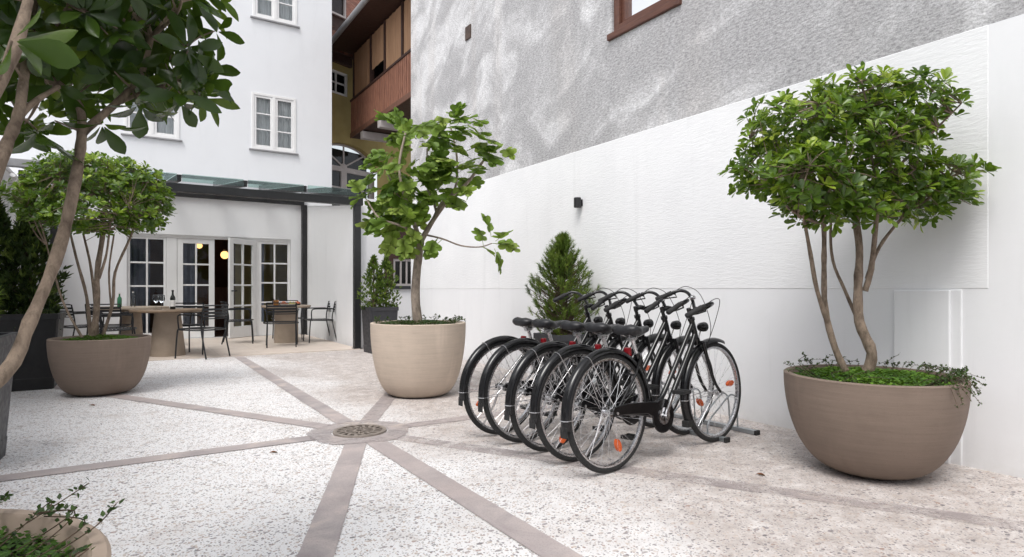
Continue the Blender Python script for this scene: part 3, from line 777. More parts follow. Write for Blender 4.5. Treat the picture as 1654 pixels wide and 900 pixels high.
# ------------------------------------------------------------------ foliage
def leaf(mb,b,d,up,L,W,rows,curl,fold,tone):
    d=d.normalized(); s=d.cross(up)
    if s.length<1e-3: s=d.orthogonal()
    s.normalize(); n=s.cross(d)
    vs=[]; fs=[]
    for t,w in rows:
        c=b+d*(L*t)-n*(curl*L*t*t)
        if w<=0: vs+= [c,c,c]
        else: vs+=[c-s*(W*w)+n*(fold*W*w),c,c+s*(W*w)+n*(fold*W*w)]
    for i in range(len(rows)-1):
        k=3*i; fs+=[(k,k+3,k+4,k+1),(k+1,k+4,k+5,k+2)]
    bI=len(mb.v); mb.v+=[tuple(q) for q in vs]
    for f in fs: mb.f.append(tuple(i+bI for i in f)); mb.t.append(tone)
OBO=[(0,.03),(.2,.22),(.42,.43),(.62,.50),(.78,.42),(.91,.22),(1,.015)]
OBO4=[(0,.03),(.38,.30),(.70,.5),(.90,.34),(1,.02)]
LAN=[(0,.02),(.35,.5),(.7,.35),(1,.02)]
def rnd(a=1):
    while True:
        v=V((random.uniform(-1,1),random.uniform(-1,1),random.uniform(-1,1)))
        if .05<v.length<=1: return v*a
def rosette(mb,p,axis,n,L,W,rows,tone,tj=.15,e0=10,e1=55):
    axis=axis.normalized(); o=axis.orthogonal().normalized(); q=axis.cross(o); a0=random.uniform(0,6.28)
    for k in range(n):
        a=a0+2.4*k; e=R(random.uniform(e0,e1))
        d=axis*math.sin(e)+(o*math.cos(a)+q*math.sin(a))*math.cos(e)+rnd(.18)
        l=L*random.uniform(.65,1.12)
        leaf(mb,p+d*.01,d,axis+rnd(.25),l,l*W*random.uniform(.85,1.1),rows,random.uniform(.0,.28),random.uniform(.1,.45),min(1,max(0,tone+random.uniform(-tj,tj))))
def curve_pts(pts,sub=4):
    pts=[V(p) for p in pts]; out=[]
    for i in range(len(pts)-1):
        p0=pts[max(i-1,0)]; p1=pts[i]; p2=pts[i+1]; p3=pts[min(i+2,len(pts)-1)]
        for j in range(sub):
            t=j/sub
            out.append(.5*((2*p1)+(p2-p0)*t+(2*p0-5*p1+4*p2-p3)*t*t+(3*p1-p0-3*p2+p3)*t**3))
    out.append(pts[-1]); return out
def stem(mb,pts,r0,r1,n=10,knob=.12,sub=4):
    c=curve_pts(pts,sub); k=len(c)
    rad=[(r0+(r1-r0)*i/(k-1))*(1+random.uniform(-knob,knob)) for i in range(k)]
    mb.tube(c,rad,n); return c
def twig_to(mb,frm,to,r=.004,n=5):
    mid=frm.lerp(to,.5)+rnd(.04*(to-frm).length*2)
    mb.tube(curve_pts([frm,mid,to],3),[r*1.6,r*1.5,r*1.4,r*1.2,r,r*.9,r*.7],n)
def lobes_sample(lobes,n,shell=.35,seedtries=60):
    """rosette seats spread over the outer layer of overlapping lobes, with a few inside"""
    out=[]
    wts=[(l[1][0]*l[1][1]*l[1][2])**(2/3) for l in lobes]
    while len(out)<n:
        c,r=random.choices(lobes,wts)[0]
        d=rnd(1).normalized(); q=random.uniform(shell,1)**.5
        p=c+V((d.x*r[0],d.y*r[1],d.z*r[2]))*q
        depth=min(((V(((p.x-cc.x)/rr[0],(p.y-cc.y)/rr[1],(p.z-cc.z)/rr[2]))).length for cc,rr in lobes))
        if depth<.55 and random.random()<.75: continue
        if any((p-o[0]).length<.045 for o in out) and random.random()<.8: continue
        out.append((p,depth,(p-c)))
    return out
def lobe(px,py,D,rx,ry,rd): 
    s_=D/F; return (at(px,py,D),(rx*s_,rd,ry*s_))

def multi_tree(label,loc,base_h,stems,lobes,n,L,mat,bark,leafn=9,W=.46,rows=OBO4,light=.35,r0=.03,twig=.004,limbs=26,dirt=None,group=None,topz=None,tonebase=.42):
    t=thing('potted_tree',label,'tree',(loc[0],loc[1],base_h),0,group)
    ends=[]
    for pts,ra,rb in stems:
        mb=MB(); c=stem(mb,pts,ra,rb); ends.append(c)
        part('trunk',mb,bark,t,60,world=True)
    seats=lobes_sample(lobes,n)
    tops=[]
    for c in ends: tops+= c[int(len(c)*.62):]
    tw=MB(); limbpts=list(tops)
    for p,dp,out in random.sample(seats,min(limbs,len(seats))):
        src=min(tops,key=lambda q:(q-p).length+max(0,q.z-p.z)*2)
        mid=src.lerp(p,.5)+V((0,0,-.03))+rnd(.04)
        c=curve_pts([src,mid,p],4); k=len(c)
        tw.tube(c,[twig*2.6-(twig*1.6)*i/(k-1) for i in range(k)],6); limbpts+=c[2:]
    lf=MB()
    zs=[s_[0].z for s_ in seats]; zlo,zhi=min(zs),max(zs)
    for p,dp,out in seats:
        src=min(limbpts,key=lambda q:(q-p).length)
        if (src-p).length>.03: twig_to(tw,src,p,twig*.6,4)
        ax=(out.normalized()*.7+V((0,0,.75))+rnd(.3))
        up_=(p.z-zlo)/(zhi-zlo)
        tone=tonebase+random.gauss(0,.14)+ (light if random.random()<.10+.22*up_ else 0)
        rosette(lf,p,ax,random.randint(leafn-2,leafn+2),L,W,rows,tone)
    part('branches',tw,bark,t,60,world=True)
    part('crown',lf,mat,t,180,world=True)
    return t

# right tree
D=3.53
S=lambda *pts: [at(x,y,D+dz) for x,y,dz in pts]
stems=[(S((1400,604,0),(1408,570,-.02),(1388,520,0),(1386,460,.02),(1388,400,.03),(1378,330,.05)),.034,.018),
       (S((1397,470,.01),(1407,435,.0),(1415,360,-.04),(1418,300,-.06)),.018,.012),
       (S((1400,450,.02),(1420,400,.04),(1450,360,.05),(1475,335,.08)),.012,.007),
       (S((1366,600,.02),(1348,560,.03),(1333,500,.04),(1331,430,.08),(1331,370,.1),(1326,310,.1)),.021,.012),
       (S((1340,530,.035),(1320,470,.0),(1309,410,-.05),(1298,350,-.1)),.015,.009),
       (S((1391,530,.0),(1365,470,.1),(1345,420,.18),(1342,360,.22),(1350,290,.2)),.012,.006)]
lobes=[lobe(1375,240,D,140,90,.40),lobe(1285,205,D-.1,85,48,.32),lobe(1450,180,D-.05,72,52,.32),lobe(1230,272,D,48,44,.24),lobe(1508,296,D,58,40,.26),
       lobe(1320,305,D-.15,85,44,.30),lobe(1440,318,D+.05,80,36,.32),lobe(1385,160,D,88,36,.28),lobe(1300,285,D-.33,72,46,.2),lobe(1340,335,D-.1,70,30,.26),lobe(1500,325,D,60,30,.24),lobe(1420,335,D-.15,60,26,.2)]
multi_tree('multi stemmed tree with glossy lime green crown in the right hand taupe bowl',PR,.52,stems,lobes,860,.064,M['leafA'],M['barkbig'],9,.46,OBO4,.36,limbs=34)
# left tree
D=6.12
stems=[(S((150,547,0),(156,500,0),(157,440,0),(166,380,.03),(170,330,.04)),.034,.018),(S((146,545,.05),(140,480,.05),(124,420,.05),(112,370,.05)),.017,.010),
       (S((165,546,.08),(182,490,.08),(186,440,.1),(210,385,.1),(222,350,.1)),.016,.010),(S((160,450,.0),(172,410,-.06),(178,360,-.1)),.014,.009),
       (S((158,548,.1),(148,440,.15),(135,380,.2)),.015,.010),(S((180,500,.08),(176,440,.05),(184,380,.05)),.010,.008),
       (S((133,546,-.1),(105,495,-.1),(90,450,-.1),(75,395,-.1)),.012,.007)]
lobes=[lobe(150,320,D,120,60,.5),lobe(120,285,D,65,36,.4),lobe(205,300,D,60,40,.4),lobe(75,325,D,48,38,.34),lobe(150,345,D-.2,100,35,.4),lobe(235,340,D,40,38,.3),lobe(160,280,D,80,28,.4)]
multi_tree('multi stemmed tree with dense rounded crown in the bowl before the terrace',PL,.53,stems,lobes,820,.066,M['leafA'],M['barkbig'],9,.5,OBO4,.34,limbs=30,tonebase=.36)

# near left tree, leaning out of the corner planter
def T(*pts): return [at(x,y,d) for x,y,d in pts]
stems=[([V((PF[0],PF[1],.5)),r_(-1.10,1.02)+V((0,0,.72))]+T((0,612,1.22),(48,520,1.3),(88,425,1.38),(112,340,1.43),(128,255,1.47),(133,205,1.5)),.0150,.0110),
       (T((133,208,1.5),(128,172,1.5),(100,140,1.49),(60,118,1.47),(18,104,1.45),(-40,110,1.42)),.011,.007),
       (T((133,215,1.5),(155,195,1.53),(195,160,1.56),(228,120,1.6),(245,60,1.64)),.011,.006),
       (T((185,168,1.55),(225,152,1.6),(262,140,1.64)),.007,.004),
       ([V((PF[0],PF[1],.5)),r_(-1.25,1.0)+V((0,0,.85))]+T((-60,420,1.2),(-25,330,1.24),(8,240,1.3),(30,185,1.34),(38,130,1.38),(50,60,1.45)),.0165,.009),
       ([V((PF[0]-.05,PF[1],.5)),r_(-1.3,1.0)+V((0,0,1.0))]+T((-90,300,1.08),(-20,170,1.1),(20,90,1.15),(46,0,1.22)),.015,.010),
       (T((30,190,1.34),(55,165,1.38),(95,140,1.44)),.008,.005)]
t=thing('potted_tree','tree with large dark leaves leaning in from the near left planter','tree',(PF[0],PF[1],.5))
ends=[]
for pts,ra,rb in stems:
    mb=MB(); ends.append(stem(mb,pts,ra,rb,12)); part('trunk',mb,M['barkbig'],t,60,world=True)
lobes=[(at(150,30,1.6),(.30,.36,.20)),(at(262,55,1.6),(.15,.2,.20)),(at(60,40,1.55),(.34,.34,.24)),(at(150,-70,1.6),(.34,.40,.25)),(at(275,125,1.65),(.10,.12,.07)),(at(40,-120,1.5),(.5,.5,.3)),(at(-80,20,1.4),(.25,.3,.2)),(at(110,110,1.7),(.22,.22,.10))]
seats=lobes_sample(lobes,290,.25)
tops=[q for c in ends for q in c[int(len(c)*.6):]]
tw=MB(); lf=MB(); lim=list(tops)
for p,dp,out in seats[:40]:
    s_=min(tops,key=lambda q:(q-p).length); c=curve_pts([s_,s_.lerp(p,.5)+rnd(.03),p],4); k=len(c)
    tw.tube(c,[.006-.0035*i/(k-1) for i in range(k)],6); lim+=c[2:]
for p,dp,out in seats:
    s_=min(lim,key=lambda q:(q-p).length)
    if (s_-p).length>.02: twig_to(tw,s_,p,.0022,5)
    tone=.40+random.gauss(0,.16)+(.35 if random.random()<.12 else 0)
    rosette(lf,p,out.normalized()*.8+V((0,0,.5))+rnd(.4),random.randint(5,8),.090,.42,OBO,tone,.15,-10,50)
for px,py,d,ax in ((40,200,1.42,(-.1,0,-1)),(88,195,1.45,(.2,0,-1)),(62,212,1.4,(0,0,-1)),(165,200,1.5,(.4,0,-.8)),(225,170,1.55,(.2,0,-1)),(290,165,1.6,(.4,0,-.7)),(325,130,1.62,(.7,0,-.3)),(20,65,1.0,(.6,0,-.1))):
    p=at(px,py,d); s_=min(lim,key=lambda q:(q-p).length); twig_to(tw,s_,p,.0025,5)
    rosette(lf,p,V(ax),6,.092,.46,OBO,.42,.2,-5,60)
part('branches',tw,M['barkbig'],t,60,world=True); part('crown',lf,M['leafB'],t,180,world=True)

# fig tree
D=6.06
t=thing('fig_tree','young fig tree with pale trunk and big lobed leaves in the sand coloured planter','tree',(PM[0],PM[1],.66))
B=[(S((676,528,0),(671,480,0),(674,430,0),(680,385,0)),.050,.040),(S((679,388,0),(664,348,-.05),(650,305,-.1),(645,265,-.12),(655,215,-.12)),.024,.010),
   (S((682,386,0),(702,352,.03),(728,318,.06),(755,295,.08),(782,258,.08),(797,235,.08)),.028,.009),(S((676,392,0),(658,370,-.12),(640,362,-.18),(612,352,-.2),(592,322,-.2)),.018,.007),
   (S((700,355,.03),(712,330,.05),(735,305,.15),(738,255,.18),(728,205,.2)),.018,.008),(S((690,380,0),(715,386,-.1),(745,397,-.15),(775,399,-.15),(795,393,-.15)),.010,.005),
   (S((706,348,.03),(700,325,.1),(690,300,.2),(690,240,.25)),.016,.008),(S((660,340,-.06),(640,310,.05),(622,270,.1)),.014,.007),(S((672,395,0),(650,385,-.05),(628,385,-.05)),.010,.006)]
ends=[]
for pts,ra,rb in B:
    mb=MB(); ends.append(stem(mb,pts,ra,rb,10,.06)); part('trunk' if ra>.045 else 'branch',mb,M['barkgrey'],t,60,world=True)
HALF=[(-.04,.16),(.02,.34),(.17,.43),(.31,.40),(.36,.20),(.46,.42),(.60,.50),(.73,.40),(.68,.17),(.86,.20),(.96,.10)]
def figleaf(mb,b,d,up,L,tone):
    d=d.normalized(); s=d.cross(up).normalized(); n=s.cross(d)
    droop=random.uniform(.1,.45); cup=random.uniform(-.15,.3); sc=random.uniform(.85,1.05)
    def P(x,y): return b+d*(L*x)+s*(L*y*sc)+n*(L*(cup*abs(y)-droop*x*x+.04*math.sin(9*x+7*y)))
    mid=[P(0,0),P(.25,0),P(.5,0),P(.75,0),P(1,0)]
    vs=list(mid); k=len(HALF)
    for x,y in HALF: vs.append(P(x,y))
    for x,y in HALF: vs.append(P(x,-y))
    fs=[]
    idx=lambda i,sd: 5+i+sd*k
    near=[0,0,1,1,1,2,2,3,3,3,4]
    for sd in (0,1):
        fs.append((0,idx(0,sd),idx(1,sd)))
        for i in range(1,k-1):
            a,b_=near[i],near[i+1]
            fs.append((a,idx(i,sd),idx(i+1,sd)))
            if a!=b_: fs.append((a,idx(i+1,sd),b_))
        fs.append((near[k-1],idx(k-1,sd),4))
    bI=len(mb.v); mb.v+=[tuple(q) for q in vs]
    for f in fs: mb.f.append(tuple(i+bI for i in f)); mb.t.append(tone)
lf=MB(); st=MB()
CL=[(618,335,13,34),(650,212,15,26),(632,270,19,34),(692,255,22,44),(735,205,11,28),(690,210,11,30),(745,262,17,36),(797,242,8,20),(700,312,20,42),(648,315,19,36),(618,368,11,28),(655,382,8,24),(592,312,7,14),(704,397,4,14),(795,393,7,22),(770,215,6,20),(735,285,11,30),(660,345,10,24),(735,188,4,10)]
allb=[q for c in ends[1:] for q in c[3:]]
for px,py,n,sp in CL:
    for k in range(n):
        e=rnd(1); p=at(px+e.x*sp,py+e.z*sp,D+(e.y*.36 if n>9 else -.15+.1*e.y))
        s_=min(allb,key=lambda q:(q-p).length)
        out=(p-s_); out=out.normalized() if out.length>1e-4 else V((0,0,1))
        d=out*.8+V((0,0,-.15))+rnd(.5)
        view=V((-SU,-CU,0))
        up=V((0,0,.9))+view*.55+rnd(.55)
        st.tube([p-out*min(.06,(p-s_).length),p],.003,4)
        figleaf(lf,p,d,up,random.uniform(.15,.245),min(1,max(0,random.gauss(.58,.2))))
lf.add(st.v,st.f,.75); part('crown',lf,M['leafF'],t,180,world=True)

# ground cover and creepers in the bowls
def cover(loc,r,h,n,label,size=.018,tone=.5,sector=None,mat='moss'):
    mb=MB()
    for k in range(n):
        a=random.uniform(0,6.283); q=r*math.sqrt(random.random())
        x,y=q*math.cos(a),q*math.sin(a)
        dens=.5+.5*math.sin(x*11+loc[0]*3)*math.cos(y*9+1.3)
        z=h-.05+.05*(1-(q/r)**2)+.02*dens
        p=V((x,y,z+random.uniform(-.012,.008)))
        d=V((math.cos(a*7+k),math.sin(a*7+k),random.uniform(.05,.9)))
        leaf(mb,p,d,V((0,0,1))+rnd(.5),size*random.uniform(.6,1.3),size*.8,LAN,.2,.2,min(1,max(0,tone-.25+.5*dens+random.gauss(0,.14))))
    t=thing('ground_cover',label,'ground cover',loc)
    part('leaf_mat',mb,M[mat],t,180); return t
def creeper(loc,r,h,specs,label):
    t=thing('creeper_plant',label,'creeper',(loc[0],loc[1],h))
    st=MB(); lf=MB()
    for a,out,drop,L in specs:
        d=V((math.cos(a),math.sin(a),0)); s=V((-d.y,d.x,0)); p0=d*(r*.72)+V((0,0,-.03))
        p1=d*(r*.97)+V((0,0,.03))+s*random.uniform(-.05,.05); p2=d*(r+out)+V((0,0,drop))+s*random.uniform(-.1,.1)
        c=curve_pts([V((0,0,-.06)),d*(r*.4)+V((0,0,-.06)),p0,p1,p2],6); st.tube(c,.0013,4)
        for q in c[12:]:
            for _ in range(random.randint(1,3)):
                leaf(lf,q+rnd(.006),rnd(1)+V((0,0,.3)),V((0,0,1))+rnd(.6),L*random.uniform(.6,1.2),L*.7,LAN,.1,.2,random.uniform(.1,.8))
    part('stems',st,M['barkdark'],t,60); part('leaves',lf,M['creeper'],t,180)
cover(PR,.415,.565,5200,'bright mossy ground cover filling the right hand taupe bowl',.020,.55)
creeper(PR,.44,.565,[(random.uniform(0,6.28),random.uniform(-.04,.03),random.uniform(.0,.09),.014) for k in range(46)]+[(R(-75)+random.uniform(-.5,.5),random.uniform(.02,.09),random.uniform(-.10,.02),.015) for k in range(20)]+[(R(-20)+random.uniform(-.4,.3),random.uniform(.03,.14),random.uniform(-.06,.04),.015) for k in range(12)],'wiry dark creeper trailing over the rim of the right hand taupe bowl')
cover(PM,.43,.725,2300,'thin olive ground cover in the fig tree planter',.022,.32,mat='creeper')
creeper(PM,.45,.725,[(random.uniform(0,6.28),random.uniform(-.04,.02),random.uniform(.0,.06),.018) for k in range(40)],'wiry creeper along the rim of the fig tree planter')
cover(PL,.38,.57,2300,'olive ground cover in the bowl before the terrace',.022,.38)
cover(PF,.445,.572,9500,'fresh green ground cover in the near left corner planter',.014,.50)
creeper(PF,.47,.565,[(R(40)+random.uniform(-1.2,1.2),random.uniform(-.12,.05),random.uniform(.0,.07),.013) for k in range(16)],'wiry sprigs rising from the near left corner planter')

# ------------------------------------------------------------------ square planters with conifers
def sq_planter(loc,w,wb,h,mat,label,rot=0,name='square_planter'):
    t=thing(name,label,'planter',loc,rot,'square dark planters')
    mb=MB(); a=wb/2; b=w/2
    def ring(q,z,c=.02): return [(q,q-c,z),(q-c,q,z),(-q+c,q,z),(-q,q-c,z),(-q,-q+c,z),(-q+c,-q,z),(q-c,-q,z),(q,-q+c,z)]
    levels=[ring(a,.0),ring(a+(b-a)*.15,h*.15),ring(a+(b-a)*.15-.004,h*.155),ring(b-.012,h-.06),ring(b,h-.06),ring(b,h),ring(b-.035,h),ring(b-.04,h-.08)]
    vs=[q for l in levels for q in l]; fs=[]
    for i in range(len(levels)-1):
        for j in range(8): fs.append((i*8+j,i*8+(j+1)%8,(i+1)*8+(j+1)%8,(i+1)*8+j))
    mb.add(vs,fs); part('box',mb,mat,t,30,.003)
    mb=MB(); mb.add(ring(b-.036,h-.05),[tuple(range(8))]); part('soil',mb,M['soil'],t,0)
    return t
def pine(loc,base,h,rad,label,tilt=0,shoots=260,mat='pine',nl=.05,trunk=True,cone=1.0,name='pine_tree'):
    t=thing(name,label,'conifer',(loc[0],loc[1],base))
    tr=MB(); lf=MB()
    c=stem(tr,[V((0,0,0)),V((.01,0,h*.35)),V((-.01,.01,h*.7)),V((0,0,h*.97))],.022,.006,8)
    for k in range(shoots):
        z=h*(random.random()**.85); f=1-z/h
        rr=rad*(min(1,f*1.75+.12))*(.75+.35*math.sin(k*1.7+z*9)) 
        if z<h*.18: rr*=.8
        a=random.uniform(0,6.283); q=rr*random.uniform(.45,1)**.6
        tip=V((q*math.cos(a),q*math.sin(a),z+q*.25)); src=V((0,0,max(.02,z-q*.35)))
        if q>.05: tr.tube([src,src.lerp(tip,.6)+V((0,0,-.01)),tip],[.006,.004,.0025],5)
        ax=((tip-src).normalized()*.7+V((0,0,.75))).normalized()
        tone=min(1,max(0,random.gauss(.48,.18)))
        o=ax.orthogonal().normalized(); qv=ax.cross(o)
        for m in range(46):
            s_=random.uniform(-.07,.02); e=R(random.uniform(25,75)); b=random.uniform(0,6.283)
            d=ax*math.sin(e)+(o*math.cos(b)+qv*math.sin(b))*math.cos(e)
            p=tip+ax*s_; L=nl*random.uniform(.7,1.2); w=d.cross(rnd(1)).normalized()*.0026
            lf.add([p-w,p+w,p+d*L],[(0,1,2)],min(1,max(0,tone+random.uniform(-.15,.15))))
    part('trunk',tr,M['barkdark'],t,60); part('foliage',lf,M[mat],t,0); return t
def thuja(loc,base,h,rad,label,n=900,cones=1,mat='thuja',L=.07,name='conifer_shrub'):
    t=thing(name,label,'shrub',(loc[0],loc[1],base))
    tr=MB(); lf=MB()
    for c in range(cones):
        ox=V(((c-(cones-1)/2)*rad*.9,random.uniform(-.05,.05),0)) if cones>1 else V((0,0,0)); hh=h*random.uniform(.88,1)
        tr.tube([ox,ox+V((0,0,hh*.9))],[.02,.004],6)
        for k in range(n//cones):
            z=hh*random.random(); f=z/hh
            rr=rad*(1-f**2.2)*(.55+.45*min(1,f*4+.3))*(.8+.3*math.sin(k)); a=random.uniform(0,6.283); q=rr*random.uniform(.3,1)**.5
            p=ox+V((q*math.cos(a),q*math.sin(a),z)); tone=min(1,max(0,random.gauss(.4,.2)))
            ax=V((math.cos(a)*.5,math.sin(a)*.5,1))+rnd(.5)
            tr.tube([ox+V((0,0,max(0,z-.1))),p],.0022,3) if k%5==0 else None
            o=ax.orthogonal().normalized(); ax.normalize(); qv=ax.cross(o)
            for m in range(6):
                b=random.uniform(0,6.283); d=ax+(o*math.cos(b)+qv*math.sin(b))*random.uniform(.2,.9)
                leaf(lf,p,d,rnd(1),L*random.uniform(.6,1.3),L*.28,LAN,.15,.1,min(1,max(0,tone+random.uniform(-.2,.2))))
    part('stems',tr,M['barkdark'],t,60); part('foliage',lf,M[mat],t,180); return t
pp=V((XW-.42,4.98,0))
sq_planter(pp,.46,.38,.60,M['planter'],'square dark grey planter by the long wall behind the bicycles')
pine(pp,.55,1.06,.37,'small bushy pine standing behind the parked bicycles',shoots=620)
ps=gnd(609,571); ps=V((3.55,9.72,0))
sq_planter(ps,.50,.42,.76,M['planter'],'tall dark planter beside the right canopy post')
thuja(ps,.70,.98,.25,'upright green conifer shrub beside the right canopy post',800,2,'pine',.06)
pb_=V((-.98,8.30,0))
sq_planter(pb_,.72,.60,.80,M['planterblack'],'large black planter by the boundary wall behind the left bowl')
thuja(pb_+V((-.1,.05,0)),.74,1.28,.34,'pair of dark conical conifers in the large black planter by the boundary wall',1500,2,'thuja',.085)
creeper((pb_.x,pb_.y),.32,.80,[(R(-60)+random.uniform(-.6,.6),random.uniform(.03,.08),random.uniform(-.30,.0),.022) for k in range(10)],'pale sprigs hanging over the large black planter')
pn=V((-.93,4.76,0))
sq_planter(pn,.62,.50,.78,M['planter'],'dark grey planter at the left edge nearest the camera',R(-3))
pine(pn,.72,.50,.30,'low bushy pine in the planter at the left edge',shoots=160,nl=.07)

# ------------------------------------------------------------------ terrace furniture
def table(loc,rt,rb0,rb1,label,mat_top):
    t=thing('round_table',label,'table',(loc[0],loc[1],.012),0,'round pedestal tables on the terrace')
    mb=MB(); mb.lathe([(0,.685),(rt-.02,.685),(rt,.70),(rt,.722),(rt-.006,.73),(0,.73)],48); part('tabletop',mb,mat_top,t,40)
    mb=MB(); mb.lathe([(rb1,0),(rb1,.01),(rb0,.66),(rb0+.02,.699)],40,capb=True); part('pedestal',mb,M['table'],t,40)
    return t
T1=(.51,10.95); T2=(.02,12.75); T3=(2.60,12.34)
table(T1,.52,.185,.255,'round oak topped table with wine bottle and two wine glasses',M['tabletop'])
table(T2,.60,.16,.20,'round table with green and clear bottles nearest the house wall',M['table'])
table(T3,.46,.215,.225,'round table laid with food bowls right of the open door',M['table'])
def make_chair():
    t=thing('garden_chair','x','chair',(0,0,0),0,'black metal terrace armchairs')
    for sy in (-1,1):
        mb=MB(); mb.tube(curve_pts([(.25,sy*.27,0),(.225,sy*.255,.40),(.19,sy*.25,.435),(.10,sy*.25,.44)],4),.0115,8); part('leg',mb,M['chair'],t,60)
        mb=MB(); mb.tube(curve_pts([(-.29,sy*.245,0),(-.20,sy*.24,.42),(-.215,sy*.25,.62),(-.25,sy*.25,.80)],4),.0115,8); part('leg',mb,M['chair'],t,60)
        mb=MB(); mb.tube(curve_pts([(-.215,sy*.262,.655),(.0,sy*.285,.66),(.17,sy*.28,.655),(.205,sy*.268,.60),(.20,sy*.255,.44)],4),.011,8); mb.box((-.02,sy*.283,.668),(.34,.034,.010)); part('armrest',mb,M['chair'],t,60)
    mb=MB(); mb.tube(curve_pts([(.22,-.25,.44),(.22,.25,.44),(-.2,.25,.43),(-.2,-.25,.43),(.22,-.25,.44)],6),.011,8)
    for k in range(9): x=-.17+.046*k; mb.box((x,0,.446),(.036,.49,.006))
    part('seat',mb,M['chair'],t,40)
    mb=MB()
    for z,w in ((.800,.018),(.74,.034),(.69,.034),(.64,.034),(.60,.016)):
        pts=[(-.222-.038*(z-.62)/.18-.06*(1-(y/.25)**2),y,z) for y in [-.25+.5*i/10 for i in range(11)]]
        vs=[];fs=[]
        for i,q in enumerate(pts):
            q=V(q); vs+=[q+V((0,0,-w/2)),q+V((0,0,w/2)),q+V((-.008,0,w/2)),q+V((-.008,0,-w/2))]
            if i:
                a=4*(i-1); b=4*i
                for j in range(4): fs.append((a+j,a+(j+1)%4,b+(j+1)%4,b+j))
        mb.add(vs,fs)
    part('backrest',mb,M['chair'],t,40)
    return t
ch0=make_chair()
chairs=[((.95,10.36),132,'chair with its back to the camera right of the wine table'),((.74,11.62),238,'chair behind the wine table in front of the closed door'),
        ((-.16,10.95),0,'chair half hidden behind the left bowl planter at the wine table'),((-.66,12.15),25,'chair at the far left against the white wall'),((-.28,12.05),70,'dark chair seen between the tree stems'),
        ((1.80,12.72),-10,'chair in front of the open door leaf facing right'),((2.36,11.58),78,'chair with its slatted back to the camera at the food table'),
        ((3.20,12.20),178,'chair in side view by the white canopy side wall'),((2.78,13.15),-95,'chair on the house side of the food table')]
for i,((x,y),a,lab) in enumerate(chairs):
    o=ch0 if i==0 else copy_tree(ch0)
    o.location=(x,y,.012); o.rotation_euler=(0,0,R(a)); o['label']='black metal '+lab
def bottle(loc,h,r,mat,label,lab=False):
    t=thing('bottle',label,'bottle',loc)
    mb=MB(); mb.lathe([(0,0),(r*.9,0),(r,.008),(r,h*.58),(r*.85,h*.66),(r*.38,h*.76),(r*.34,h*.95),(r*.42,h*.96),(r*.42,h),(0,h)],20); part('body',mb,mat,t,50)
    if lab: mb=MB(); mb.lathe([(r+.0012,h*.15),(r+.0012,h*.48)],20); part('paper_label',mb,M['paper'],t,60)
    mb=MB(); mb.lathe([(r*.44,h*.93),(r*.45,h+.003),(0,h+.003)],12); part('cap',mb,M['black' if lab else 'paper'],t,50)
TZ=.742
def on_tab(px,D): p=at(px,450,D); p.z=TZ; return p
bottle(on_tab(279,9.42),.30,.038,M['bottledark'],'dark wine bottle with white label on the oak table',True)
bottle(on_tab(193,10.55),.25,.035,M['bottlegreen'],'green glass water bottle on the back table')
bottle(on_tab(215,10.75),.27,.036,M['drinkglass'],'clear glass bottle with white cap on the back table')
def wineglass(p,label):
    t=thing('wine_glass',label,'wine glass',p,0,'wine glasses on the oak table')
    mb=MB(); mb.lathe([(.036,0),(.036,.002),(.006,.006),(.004,.02),(.004,.10),(.012,.108),(.040,.13),(.048,.165),(.040,.225)],20); part('glass',mb,M['drinkglass'],t,60)
    mb=MB(); mb.lathe([(.0385,.224),(.0405,.226),(.0405,.228),(.0385,.228)],20); part('rim',mb,M['clear'],t,60)
wineglass(on_tab(252,9.36),'stemmed wine glass on the oak table, farther from the wine bottle'); wineglass(on_tab(261,9.30),'stemmed wine glass on the oak table, nearer the wine bottle')
p=on_tab(446,11.75); t=thing('drink_jar','jar of amber drink on the food table','jar',p); mb=MB(); mb.lathe([(0,.002),(.05,.002),(.05,.10),(0,.10)],18); part('drink',mb,M['amber'],t); mb=MB(); mb.lathe([(.053,.0),(.053,.125),(.05,.125)],18); part('glass',mb,M['drinkglass'],t,60)
for px,D_,m,lab in ((459,11.75,'redfood','plate of red tomato slices on the food table'),(472,11.8,'yelfood','plate of pale yellow fruit on the food table'),(480,11.85,'redfood','dark bowl of red and brown food at the right of the food table')):
    p=on_tab(px,D_); t=thing('food_bowl',lab,'bowl',p,0,'bowls of food on the food table')
    mb=MB(); mb.lathe([(0,.0),(.05,.0),(.085,.03),(.082,.03),(.0,.012)],20); part('dish',mb,M['chair'] if px==480 else M['paper'],t,60)
    mb=MB()
    for k in range(14): e=rnd(.055); mb.ball((e.x,e.y,.03+abs(e.z)*.5),.022,8,6)
    part('food',mb,M[m],t,180)

